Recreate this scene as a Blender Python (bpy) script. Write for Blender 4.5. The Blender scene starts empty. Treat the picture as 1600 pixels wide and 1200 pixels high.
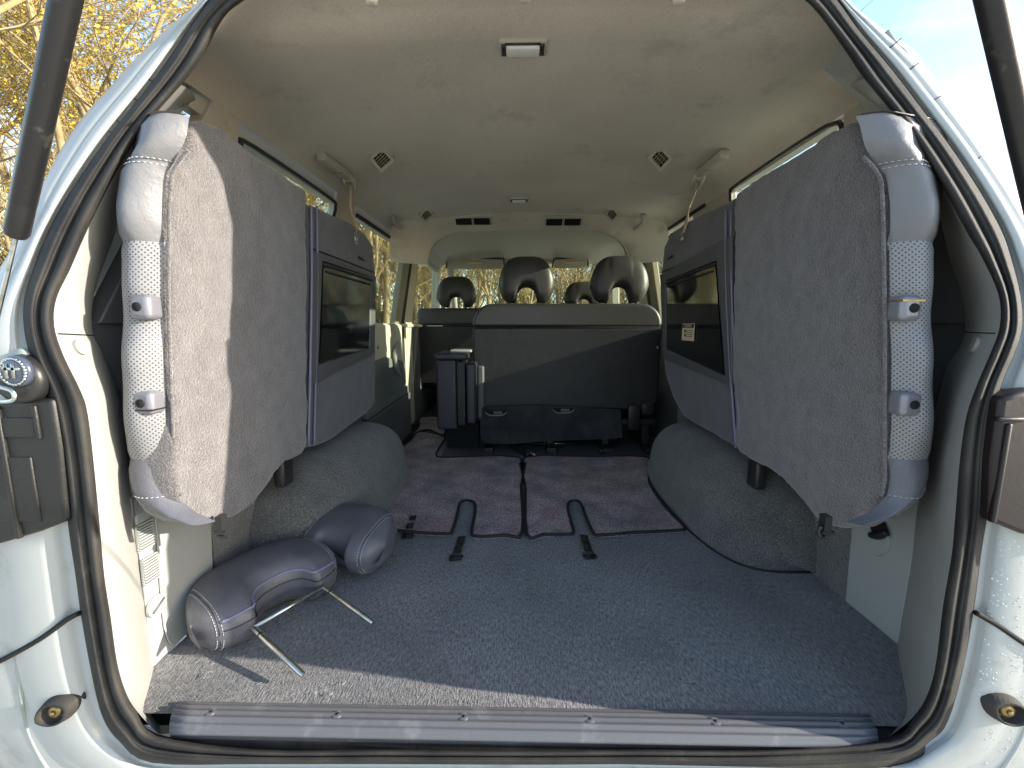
import bpy, bmesh, math, random
import numpy as np
from math import sin, cos, pi, radians, atan, atan2, sqrt
from mathutils import Vector, Matrix
random.seed(7)
scn = bpy.context.scene
# ------------------------------------------------------------------ camera
F = 650.0
CAM = np.array([0, -.58, .65])
_th = atan(90/F); _ps = atan(13/F)
_R = np.array([[cos(_ps), -sin(_ps), 0], [sin(_ps), cos(_ps), 0], [0, 0, 1]])
FW = _R @ np.array([0, cos(_th), -sin(_th)]); UP = _R @ np.array([0, sin(_th), cos(_th)]); RT = _R @ np.array([1, 0, 0.])
cd = bpy.data.cameras.new('camera'); cam = bpy.data.objects.new('camera', cd); scn.collection.objects.link(cam)
cd.lens = F/1600*36; cd.sensor_width = 36; cd.clip_start = .02; cd.clip_end = 2000
cam.matrix_world = Matrix(((RT[0], UP[0], -FW[0], CAM[0]), (RT[1], UP[1], -FW[1], CAM[1]), (RT[2], UP[2], -FW[2], CAM[2]), (0, 0, 0, 1)))
scn.camera = cam
# ------------------------------------------------------------------ sky, sun, exposure
SUN_AZ, SUN_EL = radians(82), radians(17)      # azimuth from straight behind the van towards its right side
S = Vector((sin(SUN_AZ)*cos(SUN_EL), -cos(SUN_AZ)*cos(SUN_EL), sin(SUN_EL)))
w = bpy.data.worlds.new('World'); scn.world = w; w.use_nodes = True
nt = w.node_tree; nt.nodes.clear()
out = nt.nodes.new('ShaderNodeOutputWorld'); bg = nt.nodes.new('ShaderNodeBackground'); sky = nt.nodes.new('ShaderNodeTexSky')
sky.sky_type = 'NISHITA'; sky.sun_disc = False; sky.sun_elevation = SUN_EL; sky.sun_rotation = atan2(S.x, S.y)
sky.altitude = 100; sky.dust_density = .8; sky.ozone_density = 1.5
bg.inputs[1].default_value = .095
tc = nt.nodes.new('ShaderNodeTexCoord'); mp = nt.nodes.new('ShaderNodeMapping'); mp.inputs['Scale'].default_value = (1, 1, 2.2); mp.inputs['Location'].default_value = (.35, .1, .2)
nz = nt.nodes.new('ShaderNodeTexNoise'); nz.inputs['Scale'].default_value = 3.1; nz.inputs['Detail'].default_value = 8; nz.inputs['Roughness'].default_value = .6
rp = nt.nodes.new('ShaderNodeValToRGB'); rp.color_ramp.elements[0].position = .53; rp.color_ramp.elements[1].position = .66
mx = nt.nodes.new('ShaderNodeMix'); mx.data_type = 'RGBA'; mx.inputs[7].default_value = (2.1, 2.15, 2.25, 1)
nt.links.new(tc.outputs['Generated'], mp.inputs[0]); nt.links.new(mp.outputs[0], nz.inputs[0]); nt.links.new(nz.outputs[0], rp.inputs[0])
nt.links.new(rp.outputs[0], mx.inputs[0]); nt.links.new(sky.outputs[0], mx.inputs[6]); nt.links.new(mx.outputs[2], bg.inputs[0]); nt.links.new(bg.outputs[0], out.inputs[0])
ld = bpy.data.lights.new('sun', 'SUN'); ld.energy = 2.1; ld.angle = radians(.5); ld.color = (1, .92, .79)
sun = bpy.data.objects.new('sun', ld); scn.collection.objects.link(sun); sun.rotation_euler = S.to_track_quat('Z', 'Y').to_euler()
scn.view_settings.view_transform = 'Standard'; scn.view_settings.look = 'None'; scn.view_settings.gamma = 1
scn.view_settings.exposure = 2.4
scn.cycles.max_bounces = 10; scn.cycles.diffuse_bounces = 6; scn.cycles.transparent_max_bounces = 24; scn.cycles.caustics_reflective = False; scn.cycles.caustics_refractive = False

# ------------------------------------------------------------------ pixel ray -> point on a measured plane of the van
def on(x, y, ax, v):
    d = RT*(x-800)/F + UP*(600-y)/F + FW
    return CAM + d*(v-CAM[ax])/d[ax]
def onX(x, y, v): return on(x, y, 0, v)
def onY(x, y, v): return on(x, y, 1, v)
def onZ(x, y, v=0.): return on(x, y, 2, v)
XC = .037
# ------------------------------------------------------------------ materials
def mat(name, col, rough=.6, metal=0, col2=None, nsc=5, ndet=4, nlo=.35, nhi=.65, bump=None, fine=None, coat=0, sheen=0, spec=.5, rib=None, wear=None, tint=None):
    """bump=[(scale,distance)...] noise bumps in object space; fine=(scale, amount) speckle; rib=(axis scale xyz, distance)"""
    m = bpy.data.materials.new(name); m.use_nodes = True; n = m.node_tree; p = n.nodes['Principled BSDF']
    p.inputs['Roughness'].default_value = rough; p.inputs['Metallic'].default_value = metal
    p.inputs['Coat Weight'].default_value = coat; p.inputs['Coat Roughness'].default_value = .08
    p.inputs['Sheen Weight'].default_value = sheen; p.inputs['Sheen Roughness'].default_value = .5
    p.inputs['Specular IOR Level'].default_value = spec
    t = n.nodes.new('ShaderNodeTexCoord'); o = t.outputs['Object']
    def noise(sc, det=4, vec=None, rough_=.5):
        q = n.nodes.new('ShaderNodeTexNoise'); q.inputs['Scale'].default_value = sc; q.inputs['Detail'].default_value = det; q.inputs['Roughness'].default_value = rough_
        n.links.new(vec or o, q.inputs[0]); return q.outputs[0]
    def ramp(v, lo, hi, c0=(0, 0, 0, 1), c1=(1, 1, 1, 1)):
        r = n.nodes.new('ShaderNodeValToRGB'); r.color_ramp.elements[0].position = lo; r.color_ramp.elements[1].position = hi
        r.color_ramp.elements[0].color = c0; r.color_ramp.elements[1].color = c1; n.links.new(v, r.inputs[0]); return r.outputs[0]
    def mix(f, a, b, mode='MIX'):
        q = n.nodes.new('ShaderNodeMix'); q.data_type = 'RGBA'; q.blend_type = mode
        for i, v in ((0, f), (6, a), (7, b)):
            if isinstance(v, (int, float)): q.inputs[i].default_value = v
            elif isinstance(v, tuple): q.inputs[i].default_value = v if len(v) == 4 else (*v, 1)
            else: n.links.new(v, q.inputs[i])
        return q.outputs[2]
    c = None
    if col2: c = mix(ramp(noise(nsc, ndet), nlo, nhi), col, col2)
    if wear: c = mix(ramp(noise(wear[0], 6, rough_=.65), wear[2], wear[3]), c or col, wear[1])
    if tint: c = mix(ramp(noise(tint[0], 3), tint[2], tint[3]), c or col, tint[1])
    if fine:
        k = fine[1]; g = ramp(noise(fine[0], 2), .3, .7, (1-k, 1-k, 1-k, 1), (1+k, 1+k, 1+k, 1)); c = mix(1.0, c or col, g, 'MULTIPLY')
    if c: n.links.new(c, p.inputs['Base Color'])
    else: p.inputs['Base Color'].default_value = (*col, 1)
    last = None
    if rib:
        mp_ = n.nodes.new('ShaderNodeMapping'); mp_.inputs['Scale'].default_value = rib[0]; n.links.new(o, mp_.inputs[0])
        nn = noise(1, 3, mp_.outputs[0]); b = n.nodes.new('ShaderNodeBump'); b.inputs['Distance'].default_value = rib[1]; n.links.new(nn, b.inputs['Height']); last = b.outputs[0]
        c2 = mix(1.0, c or (*col, 1), ramp(nn, .3, .7, (.28, .28, .28, 1), (1.75, 1.75, 1.75, 1)), 'MULTIPLY'); n.links.new(c2, p.inputs['Base Color'])
    for sc, dist in (bump or []):
        b = n.nodes.new('ShaderNodeBump'); b.inputs['Distance'].default_value = dist; n.links.new(noise(sc, 3), b.inputs['Height'])
        if last: n.links.new(last, b.inputs['Normal'])
        last = b.outputs[0]
    if last: n.links.new(last, p.inputs['Normal'])
    return m
def glass(name, tint=(.8, .85, .82), refl=.08):
    m = bpy.data.materials.new(name); m.use_nodes = True; n = m.node_tree; n.nodes.clear()
    o = n.nodes.new('ShaderNodeOutputMaterial'); a = n.nodes.new('ShaderNodeBsdfTransparent'); g = n.nodes.new('ShaderNodeBsdfGlossy'); x = n.nodes.new('ShaderNodeMixShader'); l = n.nodes.new('ShaderNodeLayerWeight')
    a.inputs[0].default_value = (*tint, 1); g.inputs['Roughness'].default_value = .02; l.inputs[0].default_value = .2
    mr = n.nodes.new('ShaderNodeMath'); mr.operation = 'MULTIPLY'; mr.inputs[1].default_value = refl*4
    n.links.new(l.outputs[1], mr.inputs[0]); n.links.new(mr.outputs[0], x.inputs[0]); n.links.new(a.outputs[0], x.inputs[1]); n.links.new(g.outputs[0], x.inputs[2]); n.links.new(x.outputs[0], o.inputs[0])
    return m
M = {}
M['body'] = mat('silver_blue_paint', (.41, .43, .42), .42, .1, coat=.3, bump=[(60, .0002)], wear=(9, (.27, .29, .27), .58, .75), fine=(900, .06))
M['bodyin'] = mat('door_frame_paint', (.30, .34, .32), .45, .1, coat=.2, wear=(14, (.2, .2, .16), .55, .75), bump=[(40, .0006)])
M['seal'] = mat('weathered_rubber', (.024, .023, .024), .75, 0, col2=(.05, .047, .042), nsc=12, bump=[(260, .0006), (30, .001)], wear=(22, (.10, .093, .07), .62, .82), spec=.22)
M['trim'] = mat('light_grey_plastic_trim', (.34, .34, .325), .45, bump=[(500, .00012)], wear=(7, (.30, .29, .26), .55, .8))
M['trimlow'] = mat('pale_grey_panel_plastic', (.38, .39, .38), .45, bump=[(700, .00012)], wear=(9, (.38, .38, .35), .55, .8))
M['wall'] = mat('slate_grey_wall_plastic', (.1, .1, .105), .55, bump=[(600, .0002)])
M['head'] = mat('beige_headliner_felt', (.64, .585, .48), .95, col2=(.54, .49, .4), nsc=3, bump=[(450, .0007), (70, .0006)], wear=(5, (.27, .24, .19), .57, .85), fine=(420, .1), sheen=.2)
M['headtrim'] = mat('beige_plastic', (.46, .43, .36), .5, bump=[(500, .0001)], wear=(20, (.3, .27, .2), .6, .8))
M['dark'] = mat('black_plastic', (.02, .02, .021), .42, bump=[(500, .0001)])
M['hole'] = mat('dark_cavity', (.006, .006, .006), .9)
M['leather'] = mat('slate_leather', (.12, .12, .14), .4, col2=(.1, .1, .118), nsc=9, bump=[(330, .0006), (24, .002), (11, .006)], fine=(300, .07), spec=.5)
M['leatherlt'] = mat('pale_grey_leather', (.17, .17, .18), .45, bump=[(280, .0005), (18, .004)], wear=(14, (.13, .13, .14), .55, .75))
M['piping'] = mat('lilac_piping', (.2, .19, .29), .5, bump=[(300, .0003)])
M['thread'] = mat('white_thread', (.5, .5, .52), .8)
M['fleece'] = mat('grey_seat_back_carpet', (.145, .132, .135), .95, col2=(.115, .104, .107), nsc=30, bump=[(400, .003), (220, .0025)], fine=(420, .5), sheen=.5)
M['felt'] = mat('dark_grey_felt', (.09, .088, .1), .95, bump=[(420, .0015)], fine=(420, .25), sheen=.3)
M['hump'] = mat('wheel_arch_carpet', (.135, .13, .12), .97, col2=(.09, .087, .082), nsc=12, bump=[(360, .005), (150, .005)], fine=(330, .75), sheen=.4)
M['carpet'] = mat('blue_grey_ribbed_carpet', (.185, .182, .186), .97, col2=(.12, .118, .122), nsc=4, bump=[(420, .003)], rib=((330, 90, 100), .004), fine=(500, .3), sheen=.35, wear=(3.2, (.13, .14, .155), .55, .8))
M['mat'] = mat('brown_purple_mat_pile', (.40, .285, .275), .97, col2=(.16, .11, .115), nsc=9, bump=[(400, .003), (90, .002)], fine=(460, .45), sheen=.35, tint=(6, (.30, .15, .15), .55, .72), rib=((220, 90, 100), .003))
M['binding'] = mat('mat_binding_tape', (.016, .016, .018), .8, bump=[(600, .0006)])
M['seatback'] = mat('charcoal_vinyl', (.012, .012, .013), .5, bump=[(380, .0003), (12, .003)])
M['seattop'] = mat('dark_grey_leather', (.038, .035, .033), .42, bump=[(300, .0004), (16, .002)])
M['flap'] = mat('worn_felt_flap', (.045, .047, .053), .97, col2=(.022, .023, .027), nsc=10, bump=[(300, .003), (20, .008)], fine=(350, .4))
M['chrome'] = mat('polished_steel', (.6, .62, .58), .28, 1, bump=[(200, .0001)], wear=(60, (.35, .36, .3), .5, .7))
M['strut'] = mat('black_painted_steel', (.025, .025, .026), .35, .3, bump=[(80, .0003)], wear=(50, (.07, .068, .06), .62, .7))
M['navy0'] = mat('dark_blue_cap_plastic', (.06, .075, .11), .3, coat=.3)
M['lamp'] = mat('dark_red_lamp_plastic', (.008, .003, .004), .5, coat=0, bump=[(150, .0002)])
M['lampblk'] = mat('weathered_black_plastic', (.011, .011, .010), .5, wear=(18, (.03, .03, .024), .55, .75), bump=[(200, .0005)])
M['brass'] = mat('worn_brass', (.45, .32, .14), .4, .8, wear=(80, (.2, .12, .04), .4, .7))
M['white'] = mat('frosted_lens', (.75, .74, .68), .3)
M['beigestrap'] = mat('beige_webbing', (.5, .36, .27), .8, bump=[(800, .0006)])
M['label'] = mat('cream_sticker', (.75, .58, .4), .5)
M['ink'] = mat('black_ink', (.03, .02, .02), .6)
M['orange'] = mat('orange_ink', (.7, .2, .03), .6)
M['cream'] = mat('cream_door_card', (.5, .48, .38), .55, bump=[(400, .0003)])
M['doorgrey'] = mat('grey_green_door_cloth', (.13, .145, .14), .7, bump=[(300, .0006)])
M['olive'] = mat('taupe_pillar_plastic', (.26, .23, .15), .5, bump=[(400, .0002)])
M['silverbtn'] = mat('satin_grey_plastic', (.22, .22, .25), .35, .3, bump=[(400, .0001)])
M['window'] = glass('window_glass', (.88, .92, .86), .07)
M['wind'] = glass('windscreen_glass', (.85, .9, .86), .07)
M['trayglass'] = mat('gloss_black_tray', (.004, .006, .006), .07, spec=.6, coat=.5)
M['bark'] = mat('sunlit_bark', (.36, .27, .13), .9, col2=(.22, .17, .085), nsc=3, bump=[(12, .02)])  # the sun's golden tone is put into this bark colour
M['barkg'] = mat('grey_bark', (.19, .165, .12), .9, col2=(.12, .1, .075), nsc=3, bump=[(12, .02)])
M['leaf'] = mat('yellow_leaf', (.52, .37, .04), .7, col2=(.36, .28, .05), nsc=2)
M['leafr'] = mat('russet_leaf', (.24, .12, .045), .7, col2=(.2, .15, .05), nsc=2)
M['ground'] = mat('pale_bounce_ground', (.58, .54, .46), .95, col2=(.47, .435, .37), nsc=1.5, bump=[(6, .05)], fine=(20, .4))  # ground surface made up pale, to bounce warm sunlight into the cabin
M['hill'] = mat('woodland_floor_bank', (.12, .095, .05), .95, col2=(.07, .07, .03), nsc=.6, bump=[(3, .3)], fine=(4, .4))
# perforated leather: dots from the loft's UV
def perf():
    m = mat('perforated_pale_leather', (.31, .31, .33), .45, bump=[(20, .004)])
    n = m.node_tree; p = n.nodes['Principled BSDF']; uv = n.nodes.new('ShaderNodeUVMap')
    rot = n.nodes.new('ShaderNodeMapping'); rot.inputs['Rotation'].default_value = (0, 0, radians(45)); rot.inputs['Scale'].default_value = (190, 190, 1)
    fr = n.nodes.new('ShaderNodeVectorMath'); fr.operation = 'FRACTION'; sb = n.nodes.new('ShaderNodeVectorMath'); sb.operation = 'SUBTRACT'; sb.inputs[1].default_value = (.5, .5, 0)
    le = n.nodes.new('ShaderNodeVectorMath'); le.operation = 'LENGTH'; r = n.nodes.new('ShaderNodeValToRGB')
    r.color_ramp.elements[0].position = .2; r.color_ramp.elements[1].position = .27; r.color_ramp.elements[0].color = (.035, .035, .04, 1); r.color_ramp.elements[1].color = (.24, .24, .25, 1)
    n.links.new(uv.outputs[0], rot.inputs[0]); n.links.new(rot.outputs[0], fr.inputs[0]); n.links.new(fr.outputs[0], sb.inputs[0]); n.links.new(sb.outputs[0], le.inputs[0]); n.links.new(le.outputs['Value'], r.inputs[0]); n.links.new(r.outputs[0], p.inputs['Base Color'])
    return m
M['perf'] = perf()

# ------------------------------------------------------------------ object helpers
def root(name, label, cat, loc=(0, 0, 0), group=None):
    o = bpy.data.objects.new(name, None); scn.collection.objects.link(o); o.location = loc; o['label'] = label; o['category'] = cat
    if group: o['group'] = group
    return o
def base(parent):
    b = np.zeros(3)
    while parent is not None: b += np.array(parent.location); parent = parent.parent
    return b
def link(name, verts, faces, m, parent=None, smooth=True, uvs=None, label=None, mods=None, auto=None):
    b = base(parent); me = bpy.data.meshes.new(name)
    me.from_pydata([tuple(np.array(v, float)-b) for v in verts], [], [tuple(f) for f in faces])
    bm = bmesh.new(); bm.from_mesh(me)
    if uvs is not None:
        L = bm.loops.layers.uv.new('UVMap'); bm.verts.ensure_lookup_table()
        for f in bm.faces:
            for lp in f.loops: lp[L].uv = uvs[lp.vert.index]
    if uvs is None: bmesh.ops.recalc_face_normals(bm, faces=bm.faces)
    bm.to_mesh(me); bm.free()
    for p in me.polygons: p.use_smooth = smooth
    if auto is not None:
        try: me.set_sharp_from_angle(angle=radians(auto))
        except Exception: pass
    me.materials.append(M[m] if isinstance(m, str) else m)
    o = bpy.data.objects.new(name, me); scn.collection.objects.link(o); o.parent = parent
    if label: o['label'] = label
    for md in (mods or []): md(o)
    return o
def bevel(wd, seg=3, ang=30):
    def f(o):
        q = o.modifiers.new('bevel', 'BEVEL'); q.width = wd; q.segments = seg; q.limit_method = 'ANGLE'; q.angle_limit = radians(ang); q.harden_normals = False
    return f
def soft(vox=.006, it=12, fac=.5):
    def f(o):
        q = o.modifiers.new('remesh', 'REMESH'); q.mode = 'VOXEL'; q.voxel_size = vox; q.use_smooth_shade = True
        s = o.modifiers.new('smooth', 'SMOOTH'); s.iterations = it; s.factor = fac
    return f
def puff(st, sz):
    def f(o):
        t = bpy.data.textures.new('padding_noise', 'CLOUDS'); t.noise_scale = sz; t.noise_depth = 2
        q = o.modifiers.new('displace', 'DISPLACE'); q.texture = t; q.strength = st; q.mid_level = .5; q.texture_coords = 'LOCAL'
    return f
def solid(t, off=0):
    def f(o):
        q = o.modifiers.new('solid', 'SOLIDIFY'); q.thickness = t; q.offset = off
    return f
def subd(l=1):
    def f(o):
        q = o.modifiers.new('sub', 'SUBSURF'); q.levels = l; q.render_levels = l
    return f
class MB:
    def __init__(s): s.v = []; s.f = []
    def add(s, v, f): k = len(s.v); s.v += [np.array(a, float) for a in v]; s.f += [tuple(i+k for i in q) for q in f]; return s
    def box(s, c, d, R=None):
        c = np.array(c, float); R = np.eye(3) if R is None else np.array(R)
        v = [c + R @ (np.array([x, y, z])*np.array(d)/2) for x in (-1, 1) for y in (-1, 1) for z in (-1, 1)]
        return s.add(v, [(0, 1, 3, 2), (4, 6, 7, 5), (0, 4, 5, 1), (2, 3, 7, 6), (0, 2, 6, 4), (1, 5, 7, 3)])
    def tube(s, pts, r, n=10, cap=True):
        pts = [np.array(p, float) for p in pts]; r = r if hasattr(r, '__len__') else [r]*len(pts); vs = []; fs = []; up = None
        for i, p in enumerate(pts):
            t = pts[min(i+1, len(pts)-1)]-pts[max(i-1, 0)]; t = t/(np.linalg.norm(t)+1e-9)
            if up is None: up = np.cross(t, [0, 0, 1.]) if abs(t[2]) < .9 else np.cross(t, [0, 1., 0])
            up = up-t*(up@t); up /= np.linalg.norm(up)+1e-9; q = np.cross(t, up)
            for k in range(n): a = 2*pi*k/n; vs.append(p+r[i]*(cos(a)*up+sin(a)*q))
        for i in range(len(pts)-1):
            for k in range(n): fs.append((i*n+k, i*n+(k+1) % n, (i+1)*n+(k+1) % n, (i+1)*n+k))
        if cap: fs.append(tuple(range(n-1, -1, -1))); fs.append(tuple((len(pts)-1)*n+k for k in range(n)))
        return s.add(vs, fs)
    def prism(s, poly, ext):
        n = len(poly); e = np.array(ext, float); v = [np.array(p, float) for p in poly]+[np.array(p, float)+e for p in poly]
        return s.add(v, [tuple(range(n)), tuple(range(2*n-1, n-1, -1))]+[(i, i+n, (i+1) % n+n, (i+1) % n) for i in range(n)])
    def build(s, name, m, parent=None, **k): return link(name, s.v, s.f, m, parent, **k)
def grid(rings, closed=False, uv=None):
    n = len(rings[0]); v = [p for r in rings for p in r]; f = []
    for i in range(len(rings)-1):
        for k in range(n if closed else n-1): f.append((i*n+k, i*n+(k+1) % n, (i+1)*n+(k+1) % n, (i+1)*n+k))
    return v, f
def cr(P, m=4, closed=False):
    """Catmull-Rom through points"""
    P = [np.array(p, float) for p in P]; n = len(P); o = []
    rng = range(n if closed else n-1)
    for i in rng:
        g = (lambda k: P[k % n]) if closed else (lambda k: P[min(max(k, 0), n-1)])
        a, b, c, d = g(i-1), g(i), g(i+1), g(i+2)
        for j in range(m):
            t = j/m; o.append(.5*((2*b)+(c-a)*t+(2*a-5*b+4*c-d)*t*t+(3*b-a-3*c+d)*t**3))
    if not closed: o.append(P[-1])
    return o
def rotm(ax, ay, az): return np.array([ax, ay, az], float).T      # columns are the local axes
def stitches(path, ln=.0045, gap=.0025, r=.0006):
    mb = MB(); path = [np.array(p, float) for p in path]; acc = 0; i = 0; t = 0; pos = path[0]
    L = [0]
    for a, b in zip(path, path[1:]): L.append(L[-1]+np.linalg.norm(b-a))
    def at(s):
        s = min(max(s, 0), L[-1]-1e-6)
        for k in range(len(L)-1):
            if s <= L[k+1]: u = (s-L[k])/(L[k+1]-L[k]+1e-9); return path[k]*(1-u)+path[k+1]*u
        return path[-1]
    s = 0
    while s < L[-1]: mb.tube([at(s), at(min(s+ln, L[-1]))], r, 5); s += ln+gap
    return mb

def text_mesh(body, size, loc, rot, name, m, par):
    cu = bpy.data.curves.new(name, 'FONT'); cu.body = body; cu.size = size; cu.extrude = .0002; cu.align_x = 'CENTER'; cu.align_y = 'CENTER'
    t = bpy.data.objects.new(name+'_tmp', cu); scn.collection.objects.link(t); bpy.context.view_layer.update()
    me = bpy.data.meshes.new_from_object(t.evaluated_get(bpy.context.evaluated_depsgraph_get())); bpy.data.objects.remove(t)
    o = bpy.data.objects.new(name, me); scn.collection.objects.link(o); o.parent = par; me.materials.clear(); me.materials.append(M[m])
    o.location = Vector(np.array(loc)-base(par)); o.rotation_euler = rot; return o
# ================================================================== GROUND, TREES
def ground():
    n = 60; v = []; f = []
    for i in range(n+1):
        for j in range(n+1):
            x = (i/n*2-1); y = (j/n*2-1); X = 400*x*abs(x)**1.2; Y = 400*y*abs(y)**1.2; v.append((X, Y, -.66+.04*sin(X*.7)*cos(Y*.9)))
    for i in range(n):
        for j in range(n): a = i*(n+1)+j; f.append((a, a+1, a+n+2, a+n+1))
    o = link('ground', v, f, 'ground'); o['kind'] = 'structure'
    v = []; f = []; n = 48
    for i in range(n+1):
        a = radians(-100+200*i/n); r = 34+4*sin(i*1.3)
        for r2, z in ((0, -.8), (6, 1.6+.6*sin(i*.9)), (16, 2.6+.6*sin(i*.5)), (60, 3)):
            v.append((sin(a)*(r+r2), cos(a)*(r+r2), z))
    for i in range(n):
        for k in range(3): a = i*4+k; f.append((a, a+1, a+5, a+4))
    o = link('hill', v, f, 'hill'); o['kind'] = 'structure'
ground()
def tree_mesh(seed, h, spread, leafy, levels=5, tw=1.):
    rnd = random.Random(seed); T = MB(); Cn = MB(); Lf = MB()
    def leaf(p, sz):
        a = Vector((rnd.gauss(0, 1), rnd.gauss(0, 1), rnd.gauss(0, 1))).normalized(); b = a.orthogonal().normalized(); c = a.cross(b)
        p = Vector(p); Lf.add([p, p+b*sz+c*sz*.5, p+b*sz*2, p+b*sz-c*sz*.5], [(0, 1, 2, 3)])
    def grow(p, d, ln, r, lv):
        pts = [np.array(p)]; k = 4 if lv < 3 else 3; q = Vector(p); d = Vector(d)
        for i in range(k):
            d = (d+Vector((rnd.gauss(0, .17), rnd.gauss(0, .17), rnd.gauss(0, .1)+(.05 if lv < 3 else .02)))).normalized(); q = q+d*ln/k; pts.append(np.array(q))
        r1 = r*.55 if lv > 0 else r*.5
        (T if lv == 0 else Cn).tube(pts, [r+(r1-r)*i/k for i in range(k+1)], 7 if lv == 0 else (5 if lv < 2 else 3), cap=False)
        if lv >= levels-1:
            for _ in range(leafy): leaf(pts[-1-rnd.randrange(3)]+np.array([rnd.gauss(0, .05) for _ in range(3)]), rnd.uniform(.012, .03)*h/8)
            return
        nb = (7 if lv == 0 else 5 if lv < 3 else 4)
        for b in range(nb):
            t = rnd.uniform(.35, 1.) if lv == 0 else rnd.uniform(.2, 1.); i = min(int(t*k), k-1); u = t*k-i; s = pts[i]*(1-u)+pts[i+1]*u
            ang = rnd.uniform(.35, .95)*spread; az = rnd.uniform(0, 2*pi); ax = d.orthogonal().normalized(); ax.rotate(Matrix.Rotation(az, 3, d)); e = d.copy(); e.rotate(Matrix.Rotation(ang, 3, ax))
            grow(s, e, ln*rnd.uniform(.5, .72), max(r*(1-.5*t)*.5, .006*tw), lv+1)
    grow((0, 0, 0), (rnd.gauss(0, .06), rnd.gauss(0, .06), 1), h*.5, h*.012, 0)
    return T, Cn, Lf
def make_tree(seed, h, spread, leafy, bark, leafm, label, group, tw=1.):
    T, Cn, Lf = tree_mesh(seed, h, spread, leafy, tw=tw); r = root('bare_tree', label, 'tree', (0, 0, 0), group)
    T.build('trunk', bark, r); c = Cn.build('crown', bark, r)
    if leafy: Lf.build('leaves', leafm, c, smooth=False)
    return r
def copy_tree(o, parent=None):
    c = o.copy(); scn.collection.objects.link(c); c.parent = parent
    for ch in [x for x in bpy.data.objects if x.parent == o]: copy_tree(ch, c)
    return c
GRP = 'bare trees around the van'
protos = [make_tree(1, 9, 1.0, 22, 'bark', 'leaf', 'a', GRP), make_tree(2, 11, .85, 16, 'bark', 'leaf', 'b', GRP), make_tree(5, 10, .8, 6, 'barkg', 'leafr', 'c', GRP), make_tree(8, 8, 1.1, 26, 'bark', 'leaf', 'd', GRP)]
TREES = []
def place(px, dist, k, sc, rz, label):
    d = RT*(px-800)/F + FW; d = np.array([d[0], d[1]]); d /= np.linalg.norm(d); TREES.append((CAM[0]+d[0]*dist, CAM[1]+d[1]*dist, k, sc, rz, label))
# seen left of the tailgate opening, with what shows through the side windows and the windscreen
place(-160, 7.5, 0, 1.05, .3, 'golden bare tree in bud, partly cut by the left edge of the picture')
place(20, 9, 3, 1.25, 1.9, 'yellow budding tree just behind the left gas strut')
place(160, 8, 1, 1.0, 3.1, 'tall slim bare tree between the left gas strut and the roof edge')
place(270, 12, 0, 1.2, 4.4, 'pale branched tree whose crown meets the roof edge at the top left')
place(70, 15, 1, 1.3, 2.2, 'distant golden tree low behind the left gas strut')
place(400, 12, 3, 1.1, .5, 'leafy yellow tree seen through the left rear quarter window')
place(575, 12, 1, .9, 1.2, 'leaning pale tree seen through the left sliding door window')
place(610, 13, 0, 1.0, 2.8, 'yellow twiggy tree behind the leaning one in the left sliding door window')
place(640, 16, 3, 1.1, 5.1, 'tree seen through the left sliding door window beside its front edge')
place(667, 14, 0, 1.0, 3.9, 'bright tree seen through the left front door window')
place(700, 19, 3, 1.0, 2.1, 'golden tree seen at the left end of the windscreen')
place(735, 21, 0, 1.0, .9, 'golden tree seen in the windscreen above the left front headrest')
place(765, 18, 1, .9, 5.5, 'tree seen in the windscreen between the left front headrest and the bench headrest')
place(815, 20, 3, 1.0, 4.1, 'tree seen low through the arch of the left bench headrest')
place(880, 22, 2, 1.0, 1.5, 'russet tree seen in the windscreen between the two bench headrests')
place(910, 20, 0, .85, 3.3, 'golden tree seen in the windscreen right of the centre, under the right sun visor')
place(960, 17, 2, 1.0, .2, 'tree seen through the arch of the right bench headrest')
place(1005, 12, 2, 1.1, 2.6, 'slim grey tree seen through the right side window nearest the bench headrest')
place(1030, 13, 2, .95, 4.9, 'grey and russet tree seen in the middle of the right side window')
place(1052, 14, 2, 1.1, 3.7, 'tree seen in the right side window beside the folded right seat')
for i, (x, y, k, sc, rz, lb) in enumerate(TREES):
    first = k not in [t[2] for t in TREES[:i]]
    o = protos[k] if first else copy_tree(protos[k]); o['label'] = lb; o.location = (x, y, -.66); o.scale = (sc,)*3; o.rotation_euler = (0, 0, rz)
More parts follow.
